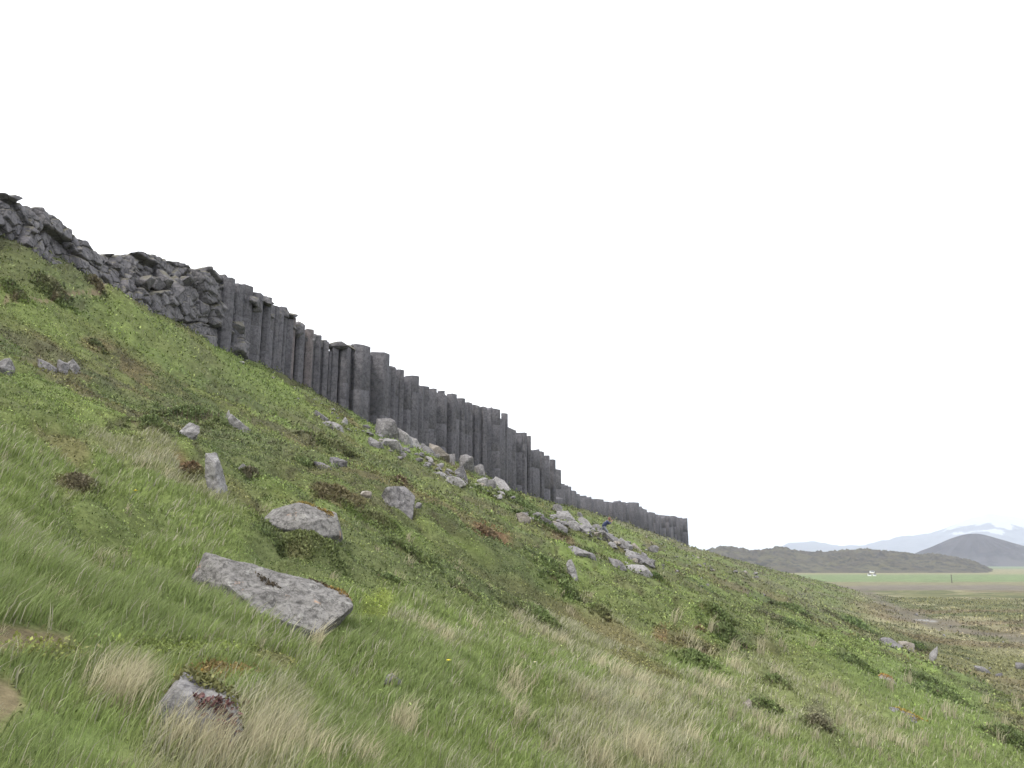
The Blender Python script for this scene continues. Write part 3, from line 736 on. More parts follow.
scatter(12, [(900, 618), (960, 632), (1010, 645)], 10, (2, 4), 'small pale stone beside the bare stream bed on the plain', 'small stones along the stream bed')
scatter(24, [(230, 352), (300, 393), (360, 432)], 4, (3, 7), 'small stone at the foot of the left columns', 'small stones at the foot of the left columns')

# ------------------------------------------------------------------ the cliff
def interp(px, j): return float(np.interp(px, CPX, CL[:, j]))
def column_mesh(rad, zb, zt, seed, sides=6, joint=.55, ragged=.12, lean=0.):
    """a basalt column: polygonal prism cut by horizontal joints, blocks slightly shifted"""
    r = np.random.default_rng(seed)
    a0 = r.uniform(0, 6.28); ang = a0 + (np.arange(sides) + r.uniform(-.22, .22, sides)) * 2 * math.pi / sides
    rads = rad * r.uniform(.92, 1.1, sides)
    ring = []
    for i in range(sides):     # chamfered corners plus a mid-side point
        a, b_ = ang[i], ang[(i + 1) % sides]; p = np.array([math.cos(a), math.sin(a)]) * rads[i]; q = np.array([math.cos(b_), math.sin(b_)]) * rads[(i + 1) % sides]
        for t in (.035, .35, .65, .965): ring.append(p * (1 - t) + q * t)
    ring = np.array(ring); m = len(ring)
    zs = [zt]; 
    V = []; levels = []; z = zt; off = np.zeros(2); sc = 1.
    while z > zb:
        bh = joint * r.uniform(.5, 2.2); z2 = max(z - bh, zb)
        off = off * .6 + r.normal(0, .010 * rad, 2); sc = 1 + r.normal(0, .006)
        levels += [(z - .004, off, sc * .985), (z - .03, off, sc), ((z + z2) / 2, off, sc * r.uniform(.997, 1.002)), (z2 + .03, off, sc), (z2 + .004, off, sc * .985)]
        z = z2
    tilt = r.normal(0, ragged, 2)
    for k, (zz, of, s) in enumerate(levels):
        p = ring * s + of
        top = zt - zz < .35
        zz_ = zz + (p @ tilt if zt - zz < 1.0 else 0)
        jit = (vn3(np.column_stack([p * 3, np.full(m, zz * 2.)]), seed) - .5)[:, None] * .022 * rad
        p = p + p / np.linalg.norm(p, axis=1)[:, None] * jit
        p = p + [lean * (zz - zb), 0]
        V.append(np.column_stack([p, zz_ if np.ndim(zz_) else np.full(m, zz_)]))
    V = np.array(V)
    nl = len(levels)
    verts = V.reshape(-1, 3); ctr = V[0].mean(0) + [0, 0, .03]
    verts = np.vstack([verts, ctr])
    i = np.arange(nl - 1)[:, None] * m; j = np.arange(m)[None]
    q = np.stack([i + j, i + m + j, i + m + (j + 1) % m, i + (j + 1) % m], -1).reshape(-1, 4)
    t = np.stack([np.full(m, len(verts) - 1), np.arange(m), (np.arange(m) + 1) % m], -1)
    loops = np.concatenate([q.ravel(), t.ravel()]); starts = np.concatenate([np.arange(len(q)) * 4, len(q) * 4 + np.arange(m) * 3])
    return np_mesh('column', verts, loops, starts)

def cliff_point(px, back=0.):
    d = interp(px, 3); x = float(ray(px, HOR)[0]) * d
    # direction of the cliff here, to step behind the line
    e = 6; d2 = interp(px + e, 3); d1 = interp(px - e, 3)
    t = np.array([float(ray(px + e, HOR)[0]) * d2 - float(ray(px - e, HOR)[0]) * d1, d2 - d1]); t /= np.linalg.norm(t)
    nrm = np.array([-t[1], t[0]])
    return np.array([x, d]) + nrm * back, d

def zpix(px, py, d): return float(ray(px, py)[1]) * d
near = empty('basalt_cliff', (float(ctop[12, 0]), float(ctop[12, 1]), float(cbase[12, 2])))
tag(near, 'tall wall of grey basalt columns with a stepped top, the near part of the cliff', 'cliff')
farc = empty('basalt_cliff', (float(ctop[-3, 0]), float(ctop[-3, 1]), float(cbase[-3, 2])))
tag(farc, 'lower distant wall of thin basalt columns, ending in a vertical edge above the plain', 'cliff')

def put_column(parent, pa, pb, seed, back=0., topadj=0., mat=None, sides=6, joint=.55, name='column', topy=None):
    pm = (pa + pb) / 2; c, d = cliff_point(pm, 0)
    ca_, _ = cliff_point(pa, 0); cb_, _ = cliff_point(pb, 0)
    w = float(np.linalg.norm(cb_ - ca_))
    # a face running obliquely: columns are set side by side along the line as seen
    rad = min(max(w * .545, .53 * (pb - pa) * d / F), 2.4) if (back > 1.5 or back == 1.3 or pa < 240) else min(w * .5, 1.15 * (pb - pa) * d / F) if parent is farc else .525 * (pb - pa) * d / F
    cc, _ = cliff_point(pm, back + rad * .55)
    cc = np.array([float(ray(pb, HOR)[0]) * cc[1] - rad * .97, cc[1]])
    zt = zpix(pm, (interp(pm, 1) if topy is None else topy) , d) + topadj; zb = zpix(pm, interp(pm, 2), d) - 3.0
    me = column_mesh(rad, zb, zt, seed, sides, joint)
    o = link(name, me, mat or M_CLIFF, parent)
    pl = parent.location
    o.location = (cc[0] - pl.x, cc[1] - pl.y, -pl.z)
    return o, cc, rad, zt
NEARB = [204, 213, 224, 233, 244, 254, 263, 272, 281, 291, 301, 310, 319, 329, 342, 362, 382, 390, 399, 414, 425, 434, 442, 454, 463, 471, 478, 486, 501, 508, 516, 527, 531.5, 537, 545, 551, 557]
TOPY = {342: 346, 362: 353, 382: 367, 390: 370, 399: 376, 414: 386, 425: 389, 434: 390, 442: 394, 454: 398, 463: 403, 471: 405, 478: 408, 486: 410, 501: 414, 508: 430, 516: 433, 527: 436, 531.5: 451, 537: 452, 545: 456, 551: 460}
r0 = random.Random(3)
for k, (a_, b_) in enumerate(zip(NEARB[:-1], NEARB[1:])):
    ty = TOPY.get(a_)
    red = a_ in (272, 291)
    put_column(near, a_, b_, 500 + k, back=r0.uniform(-.9, .9) if a_ != 342 else -.7, topadj=(0 if ty else r0.uniform(-.3, .3)), mat=M_CLIFF_RED if red else None, sides=r0.choice((5, 5, 6, 6)), joint=(3.2 if b_ - a_ > 17 else 2.0) if a_ > 300 else 1.2, topy=ty)
# second row just behind closes the gaps
for k in range(26):
    pm = 250 + k * 11.8
    put_column(near, pm - 6.5, pm + 6.5, 600 + k, back=1.3, topadj=r0.uniform(-.8, -.25) - (.9 if pm > 495 else 0) - (1.2 if pm > 522 else 0), sides=6, joint=4.)
# the rock mass the columns stand against
def backing(parent, p0, p1, back, drop, name):
    pxs = np.linspace(p0, p1, 90); V = []
    for f_, bk in ((0, 0), (1, 0), (1.0, 3.0)):
        for pm in pxs:
            c, d = cliff_point(pm, back + bk); V.append((c[0], c[1], zpix(pm, interp(pm, 2), d) - 3 if f_ == 0 else zpix(pm, interp(pm, 1), d) - drop))
    lo, st = grid_faces(3, 90); link(name, np_mesh(name, np.array(V) - np.array(parent.location), lo, st), M_CLIFF, parent)
backing(near, 240, 503, 2.0, .5, 'rock_mass'); backing(near, 500, 527, 2.0, 1.1, 'rock_mass'); backing(near, 524, 553, 2.0, 1.4, 'rock_mass'); backing(farc, 561, 687, 4.2, .9, 'rock_mass')
# cap stones on the left half of the wall, ragged rim
for k in range(24):
    pm = 248 + k * 4.6 + r0.uniform(-1.5, 1.5); c, d = cliff_point(pm, r0.uniform(.2, 1.2)); zt = zpix(pm, interp(pm, 1), d)
    s = r0.uniform(.7, 1.6)
    bm = hull_mesh(rock_points(s * 1.5, s * 1.1, s * .5, 700 + k, .8, 12), 2, .03, k)
    o = bm_to('cap_stone', bm, M_CRAG, near, (c[0] - near.location.x, c[1] - near.location.y, zt - near.location.z - .12), (r0.uniform(-.1, .2), r0.uniform(-.1, .45), r0.uniform(-.4, .4)))
for k in range(16):
    pm = 222 + k * 5.2; f = r0.random() * .22; yt, yb = interp(pm, 1), interp(pm, 2); c, d = cliff_point(pm, r0.uniform(-.3, .3)); s = r0.uniform(.6, 1.2)
    bm = hull_mesh(rock_points(s * 1.3, s, s * r0.uniform(.5, 1.3), 1200 + k, .85, 12), 2, .03, k)
    bm_to('rock_block', bm, M_CRAG, near, (c[0] - near.location.x, c[1] + .5 - near.location.y, zpix(pm, yt + (yb - yt) * (.08 + .8 * f), d) - near.location.z), (r0.uniform(-.1, .1), r0.uniform(0, .3), r0.uniform(-.3, .3)))
# hidden return of the wall behind the corner column, then the far wall
for k in range(9):
    t = k / 8; x = 6.9 + t * 2.6; y = 123 + t * 27
    me = column_mesh(1.7, 1.5, 9.5 - 1.5 * t - (k % 3) * .4, 800 + k, 6, 1.1); o = link('column', me, M_CLIFF, farc); o.location = (x - .8 - farc.location.x, y - farc.location.y, -farc.location.z)
pa = 557.; k = 0
while pa < 688:
    wd = r0.uniform(3.6, 6.2) * (1.0 if pa < 600 else .95)
    ta = r0.uniform(-.35, .35)
    if 632 < pa < 637: ta = 1.1
    put_column(farc, pa, min(pa + wd, 689.5), 830 + k, back=r0.uniform(-1.6, 1.2), topadj=ta, sides=r0.choice((4, 5, 5, 6)), joint=4.5)
    pa += wd * .97; k += 1
for k in range(18):
    pm = 562 + k * 7.2
    put_column(farc, pm - 4.3, pm + 4.3, 900 + k, back=2.6, topadj=-.5 + r0.uniform(-.3, .2), joint=6.)

# the broken crag to the left: a fractured face with blocks jutting out of it
crag = empty('rock_crag', (float(ctop[7, 0]), float(ctop[7, 1]), float(cbase[7, 2])))
tag(crag, 'broken blocky crag of dark grey rock with moss on top, upper left of the slope', 'crag')
def crag_face():
    pxs = np.linspace(-215, 226, 530); nv = 110
    V = np.zeros((nv, len(pxs), 3))
    for i, pm in enumerate(pxs):
        c, d = cliff_point(pm, 0.); zt = zpix(pm, interp(pm, 1), d); zb = zpix(pm, interp(pm, 2), d) - 2.
        t = np.array(cliff_point(pm + 2, 0.)[0]) - np.array(cliff_point(pm - 2, 0.)[0]); t /= np.linalg.norm(t); nb = np.array([-t[1], t[0]])
        u = np.linspace(0, 1, nv)
        face = np.minimum(u / .78, 1); top = np.maximum((u - .78) / .22, 0)
        zz = zb + (zt - zb) * face ** 1.0
        s = pm * .105
        d1, d2, cid = worley2(np.full(nv, s * .36) + zz * .10, zz * .55 + 3, 5)
        e1, e2, cid2 = worley2(np.full(nv, s * .95), zz * 1.35, 15)
        disp = 1.0 * (cid - .5) + .35 * (cid2 - .5) - .55 * np.exp(-((d2 - d1) / .045) ** 2) - .22 * np.exp(-((e2 - e1) / .05) ** 2) + .12 * (fbm2(np.full(nv, s * 4.), zz * 4., 3, 16) - .5)
        disp = disp * min(1, (zt - zb) / 4.5); setb = .9 * face ** 1.5 + top * 5 - .2
        disp *= (1 - top)
        off = setb - disp * 1.15
        V[:, i, 0] = c[0] + nb[0] * off; V[:, i, 1] = c[1] + nb[1] * off
        V[:, i, 2] = zz + min(1, (zt - zb) / 5) * (.5 * (fbm2(np.full(nv, s * 1.3), top * 5, 3, 8) - .5) + .35 * (cid - .5)) * np.clip(face * 4 - 3, 0, 1) - top * .3
    lo, st = grid_faces(nv, len(pxs))
    v = V.reshape(-1, 3) - np.array(crag.location)
    me = np_mesh('rock_face', v, lo, st); link('rock_face', me, M_CRAG, crag)
crag_face()
rr = random.Random(11)
for k in range(44):
    pm = -60 + 284 * (k + rr.random()) / 44; c, d = cliff_point(pm, 0); f = rr.random() ** .8
    yt, yb = interp(pm, 1) + (4 if pm < 110 else 1), interp(pm, 2) - 6; py = yt + (yb - yt) * (.02 + .93 * f)
    if pm < 8 or pm < 40 and f < .55: continue
    back = .9 * (1 - f) + .25; c, _ = cliff_point(pm, back)
    zz = zpix(pm, py, d)
    s = rr.uniform(.7, 1.6) * (1.0 if f > .35 else .6) * min(1, (yb - yt + 6) / 50)
    fl = rr.uniform(.35, .6) if f < .35 else rr.uniform(.7, 1.3)
    bm = hull_mesh(rock_points(s * rr.uniform(1.1, 1.9), s * 1.2, s * fl, 1000 + k, .75, 13), 2 if pm < 0 else 3, .025, k)
    bm_to('rock_block', bm, M_CRAG, crag, (c[0] - crag.location.x, c[1] - crag.location.y, zz - crag.location.z - (.55 if f < .2 else .1) - (.8 if pm < 100 else .2) * (f < .35)), (rr.uniform(-.12, .12), rr.uniform(.0, .35), rr.uniform(-.35, .35)))

# ------------------------------------------------------------------ vegetation
def foot_mask(x, y):
    ok = np.ones(x.shape, bool)
    for f in ROCKS_FOOT:
        ok &= ((x - f[0]) / f[2]) ** 2 + ((y - f[1]) / f[3]) ** 2 > .5
    return ok
def ring_points(n_, r0_, r1_, half, r_):
    rr_ = np.sqrt(r_.uniform(r0_ ** 2, r1_ ** 2, n_)); th = r_.uniform(-R(half), R(half), n_)
    return rr_ * np.sin(th), rr_ * np.cos(th)
def blades(x, y, z, h, w, col, r_, lean=.45, wind=(.55, .1), tipcol=None):
    k = len(x); P0 = np.stack([x, y, z - .01], -1)
    a = r_.uniform(0, 2 * math.pi, k); L = np.stack([np.cos(a), np.sin(a)], -1) * (lean * r_.uniform(.2, 1.2, k))[:, None] + np.array(wind) * r_.uniform(.3, 1.1, (k, 1))
    L = L * h[:, None]
    face = r_.normal(size=(k, 2)) * .6 + [1, .0]; face /= np.linalg.norm(face, axis=1)[:, None]
    W = np.column_stack([face * w[:, None] * .5, np.zeros(k)])
    mid = P0 + np.column_stack([L * .35, h * .58]); tip = P0 + np.column_stack([L * 1.0, h * (1 - .18 * r_.uniform(0, 1, k))])
    v = np.stack([P0 - W, P0 + W, mid - W * .8, mid + W * .8, tip], 1).reshape(-1, 3)
    b = np.arange(k)[:, None] * 5
    loops = np.concatenate([b + [0, 1, 3, 2], b + [2, 3, 4]], 1).ravel()
    starts = np.stack([np.arange(k) * 7, np.arange(k) * 7 + 4], 1).ravel()
    tc = col if tipcol is None else tipcol
    c = np.stack([col, col, col * .6 + tc * .4, col * .6 + tc * .4, tc], 1).reshape(-1, 3)
    return v, loops, starts, c
def merge(parts):
    vo = lo = 0; V = []; L = []; S_ = []; Cc = []
    for v, l, s, c in parts:
        V.append(v); L.append(l + vo); S_.append(s + lo); Cc.append(c); vo += len(v); lo += len(l)
    return np.concatenate(V), np.concatenate(L), np.concatenate(S_), np.concatenate(Cc)

g = np.random.default_rng(42)
gparts = []; dparts = []; hparts = []
#        r0   r1    n     hmin hmax  width
for (a_, b_, n_, hm, hx, wd, half) in [(1.2, 4, 45000, .04, .13, .0035, 60), (4, 7, 120000, .05, .15, .0052, 46), (7, 12, 160000, .05, .16, .009, 42), (12, 20, 140000, .06, .17, .015, 40), (20, 36, 120000, .07, .2, .02, 38),
                                        (36, 70, 90000, .08, .22, .04, 38), (70, 150, 60000, .10, .25, .09, 38)]:
    x, y = ring_points(n_, a_, b_, half, g)
    sd, _ = cliff_sd(x, y); m = (sd < -.2) & foot_mask(x, y); x, y = x[m], y[m]
    z = terrain(x, y); col, gr, bare, dry, onp = cover(x, y, z)
    keep = g.random(len(x)) < (np.clip(gr, .06, 1) * (1 - .9 * bare) * np.where(onp > .5, .35, 1)); x, y, z, col, gr, dry = [q[keep] for q in (x, y, z, col, gr, dry)]
    k = len(x); tn = fbm2(x / .35, y / .35, 2, 301)
    hh = (hm + (hx - hm) * g.random(k) ** 1.5) * (.55 + .9 * tn) * (.5 + .5 * gr)
    isdry = g.random(k) < dry * (.4 + 1.2 * sstep(.4, .65, tn)) * .75
    cc = col * (1.42 + .35 * g.normal(size=(k, 1))).clip(.5, 2) * [1.05, 1, 1.1]
    cc = cc * (1 - .35 * g.random((k, 1))) + C(.15, .19, .05) * .35 * g.random((k, 1))
    cc[isdry] = STRAW * g.uniform(.55, 1.15, (isdry.sum(), 1)); hh[isdry] *= 1.25
    tip = cc * .8 + STRAW * .2
    gparts.append(blades(x, y, z, hh, np.full(k, wd) * g.uniform(.6, 1.4, k), cc, g, tipcol=tip))
me = np_mesh('grass', *merge(gparts)); tag(link('grass', me, M_GRASS), 'green and straw coloured grass covering the hillside', 'grass', kind='stuff')

# straw tussocks: long pale blades in tight bundles
tus = []
def tussock(px, py, n_, spread_px, hpx, wind=(.6, .05), tone=1.):
    q = hit(px, py); sc = q[1] / F; s = spread_px * sc
    x = q[0] + g.normal(0, s * .5, n_); y = q[1] + g.normal(0, s * .45, n_); z = terrain(x, y)
    m = foot_mask(x, y); x, y, z = x[m], y[m], z[m]; k = len(x)
    h = hpx * sc * g.uniform(.45, 1.15, k)
    cc = STRAW * tone * g.uniform(.7, 1.4, (k, 1)) * [1.05, 1, .95]
    tus.append(blades(x, y, z, h, np.full(k, max(.0032, .55 * sc)), cc, g, .35, wind))
for t_ in [(110, 700, 260, 26, 48), (135, 690, 150, 16, 40), (205, 762, 420, 34, 52), (250, 752, 300, 36, 50), (165, 745, 120, 18, 40), (320, 760, 120, 24, 36), (310, 655, 110, 9, 34), (300, 648, 60, 7, 28), (285, 745, 160, 30, 46),
           (400, 730, 150, 16, 34), (360, 765, 140, 18, 34), (640, 760, 260, 24, 36), (600, 768, 160, 20, 30), (515, 690, 110, 14, 24), (505, 705, 110, 14, 24), (520, 720, 70, 12, 22), (598, 668, 90, 12, 18), (622, 680, 130, 12, 20), (640, 705, 120, 14, 20),
           (425, 635, 90, 10, 20), (445, 642, 60, 7, 18), (475, 630, 60, 8, 14), (560, 645, 60, 8, 14), (645, 690, 80, 10, 18), (720, 690, 90, 14, 16), (735, 670, 90, 12, 16), (700, 700, 80, 14, 16), (770, 735, 80, 16, 18), (690, 745, 90, 16, 24),
           (840, 700, 70, 12, 12), (860, 735, 90, 16, 14), (900, 745, 90, 18, 14), (140, 468, 70, 14, 12), (170, 478, 70, 12, 10), (155, 455, 60, 12, 10), (100, 560, 60, 16, 14), (60, 600, 70, 20, 18), (30, 560, 60, 20, 16), (250, 590, 40, 14, 16), (700, 655, 60, 14, 12)]:
    tussock(*t_)
for _ in range(150):
    px = g.uniform(0, 1024); py = g.uniform(max(400, 420 + .28 * px), 768)
    tussock(px, py, 22, 5, g.uniform(8, 20) * (1 if py > 600 else .6), tone=.8)
me = np_mesh('dry_grass', *merge(tus)); tag(link('dry_grass', me, M_GRASS), 'pale straw tussocks of dead grass bending to the right', 'grass', kind='stuff')

# low heath plants: small leaves in low cushions
hp = []
for (a_, b_, n_, sz, hgt) in [(2, 7, 50000, .012, .05), (7, 14, 120000, .016, .07), (14, 24, 150000, .024, .10), (24, 42, 150000, .04, .14), (42, 80, 130000, .075, .2), (80, 180, 110000, .15, .3), (180, 360, 100000, .26, .4)]:
    x, y = ring_points(n_, a_, b_, 40, g)
    sd, _ = cliff_sd(x, y); m = (sd < 0) & foot_mask(x, y); x, y = x[m], y[m]
    z = terrain(x, y); col, gr, bare, dry, onp = cover(x, y, z)
    keep = g.random(len(x)) < (1.05 - gr) * (1 - bare); x, y, z, col, onp = [q[keep] for q in (x, y, z, col, onp)]
    k = len(x); cu = sstep(.35, .7, fbm2(x / .45, y / .45, 3, 401)); cu2 = sstep(.4, .65, fbm2(x / 1.4, y / 1.4, 3, 411))
    ckk, cg, _c1, _c2 = cushions(x, y, np.hypot(x, y))
    hz = hgt * (.15 + 1.1 * cu * (.4 + .8 * cu2)) * (1 - .65 * onp) * (.3 + 1.15 * ckk)
    pz = z + hz * np.sqrt(g.random(k))
    cl = fbm2(x / .3, y / .3, 2, 421)[:, None]
    cc = col * (1.25 + .5 * (cl - .5)) + C(.04, .035, .01) * sstep(.55, .75, cl)
    hp.append(leaves(np.stack([x, y, pz], -1), np.tile([0, 0, 1.], (k, 1)), sz, cc, g, 1.7, .7, .5))
me = np_mesh('heath', *merge(hp)); tag(link('heath', me, M_LEAF), 'low leafy heath plants mixed through the grass of the slope', 'ground cover', kind='stuff')

# shrubs one by one
def shrub(i):
    (q, w), (px, py, hw, h, c, lab) = SPOT[i], SHRUBS[i]
    r_ = np.random.default_rng(900 + i); d = q[1]
    k = int(min(8000, max(1800, 2.4 * hw * hw * 4)))
    a = r_.uniform(0, 2 * math.pi, k); rad = r_.random(k) ** .62 * 1.5 * (1 + .25 * np.sin(3 * a + i) + .12 * np.sin(7 * a))
    x = q[0] + w * (rad * np.cos(a) * 1.0 - .15 * rad * np.sin(a)); y = q[1] + w * (.15 * rad * np.cos(a) + .8 * rad * np.sin(a))
    z = terrain(x, y); lump = .5 + fbm2(x / (.25 * w + .05), y / (.25 * w + .05), 2, 50 + i)
    hz = h * np.clip(1 - rad ** 2, 0.04, 1) * lump * .6
    keep = (rad < .45) | (fbm2(x / (.3 * w + .03), y / (.3 * w + .03), 3, 70 + i) > .30 + .22 * rad); x, y, z, rad, a, hz = [q_[keep] for q_ in (x, y, z, rad, a, hz)]; k = len(x)
    t = r_.random(k) ** .5
    bc, _, _, _, _ = cover(x, y)
    ed = sstep(.15 if i >= NAMED else .25, .95, rad)[:, None]
    cc = (np.tile(c, (k, 1)) * .95 + OLIVE * .45) * (1 - ed) + bc * ed; cc = cc * (.95 + .5 * (fbm2(x / (.12 * w + .03), y / (.12 * w + .03), 2, 60 + i) - .3))[:, None]
    o3 = np.stack([x, y, z + hz * t], -1) - [q[0], q[1], q[2]]
    nr = np.stack([np.cos(a) * rad, np.sin(a) * rad, np.ones(k)], -1)
    v, l, s, cl = leaves(o3, nr, max(.016, 1.5 * d / F), cc, r_, 1.7, .7, .35)
    root = empty('heather_bush' if c[0] > .075 or h < .3 else 'heath_bush', (q[0], q[1], q[2])); tag(root, lab, 'heather bush', 'heather and heath bushes on the slope' if i < NAMED else 'low heath hummocks of the middle slope')
    link('foliage', np_mesh('foliage', v, l, s, cl), M_LEAF, root)
    # twigs sticking out
    kt = 160; a = r_.uniform(0, 2 * math.pi, kt); rad = np.sqrt(r_.random(kt))
    x = q[0] + w * rad * np.cos(a); y = q[1] + .8 * w * rad * np.sin(a); z = terrain(x, y)
    v, l, s, cl = blades(x, y, z, h * (1 - .6 * rad ** 2) * r_.uniform(.7, 1.15, kt), np.full(kt, max(.004, .35 * d / F)), np.tile(C(.12, .085, .065), (kt, 1)) * r_.uniform(.6, 1.5, (kt, 1)), r_, .5, (.1, 0))
    link('twigs', np_mesh('twigs', v - np.array([q[0], q[1], q[2]]), l, s, cl), M_LEAF, root)
for i in range(len(SHRUBS)): shrub(i)

# lime green leafy herbs (low plants with broad leaves) in the foreground
lp = []
for (px, py, sx, sy, n_, c) in [(190, 652, 55, 8, 2600, C(.17, .21, .06)), (150, 647, 30, 6, 900, C(.18, .22, .065)), (375, 607, 15, 12, 1500, C(.16, .20, .055)), (215, 674, 34, 6, 1500, C(.20, .15, .06)), (262, 684, 20, 8, 900, C(.13, .19, .05)),
                                (330, 612, 10, 5, 300, C(.2, .25, .05)), (40, 655, 40, 8, 500, C(.2, .22, .06))]:
    for _ in range(30):
        q = hit(px + g.normal(0, sx * .5), py + g.normal(0, sy * .5)); k = n_ // 30; s = q[1] / F
        x = q[0] + g.normal(0, 4 * s, k); y = q[1] + g.normal(0, 6 * s, k); z = terrain(x, y) + .05 * g.random(k)
        lp.append(leaves(np.stack([x, y, z], -1), np.tile([0, 0, 1.], (k, 1)), .012, np.tile(c, (k, 1)), g, 1.2, .6, .25))
me = np_mesh('leafy_herbs', *merge(lp)); tag(link('leafy_herbs', me, M_LEAF), 'lime green and orange leafy herbs at the foreground left', 'ground cover', kind='stuff')

# flowers
def simple_mat(name, c, rough=.7):
    m, nt, b = new_mat(name)
    n_ = N(nt, 'ShaderNodeTexNoise', Scale=14., Detail=4.); tc = N(nt, 'ShaderNodeTexCoord'); nt.links.new(tc.outputs['Object'], n_.inputs['Vector'])
    nt.links.new(mixc(nt, ramp(nt, n_.outputs[0], .35, .65), tuple(.8 * v for v in c), tuple(min(1, 1.15 * v) for v in c)), b.inputs['Base Color'])
    b.inputs['Roughness'].default_value = rough; return m
M_YEL = simple_mat('yellow_petals', (.75, .6, .03)); M_WHT = simple_mat('white_petals', (.8, .8, .76)); M_STEM = simple_mat('flower_stem', (.1, .17, .04))
def flower(px, py, rad, mat, name, label):
    q = hit(px, py); root = empty(name, (q[0], q[1], q[2])); tag(root, label, 'flower')
    hh = .20
    bm = bmesh.new(); bmesh.ops.create_cone(bm, segments=6, radius1=.003, radius2=.002, depth=hh, cap_ends=True); bmesh.ops.translate(bm, verts=bm.verts, vec=(0, 0, hh / 2))
    bm_to('stem', bm, M_STEM, root)
    bm = bmesh.new()
    for k in range(9):
        a = k * 2 * math.pi / 9; ca, sa = math.cos(a), math.sin(a); ps = []
        for (u, v, z) in ((.1, -.12, 0), (.7, -.22, .12), (1, 0, .05), (.7, .22, .12), (.1, .12, 0)):
            ps.append(bm.verts.new(((u * ca - v * sa) * rad, (u * sa + v * ca) * rad, hh + z * rad)))
        bm.faces.new(ps)
    o = bm_to('bloom', bm, mat, root); 
    bm = bmesh.new(); bmesh.ops.create_icosphere(bm, subdivisions=1, radius=rad * .3); bmesh.ops.translate(bm, verts=bm.verts, vec=(0, 0, hh + .05 * rad)); bm_to('flower_centre', bm, M_YEL, root)
flower(448, 680, .03, M_YEL, 'yellow_flower', 'single yellow flower in the green grass of the foreground centre')
flower(134, 505, .045, M_YEL, 'yellow_flower', 'small yellow flower in the grass below the brown heather hummock')
flower(535, 677, .025, M_WHT, 'white_flower', 'small white flower in the grass right of the yellow one')

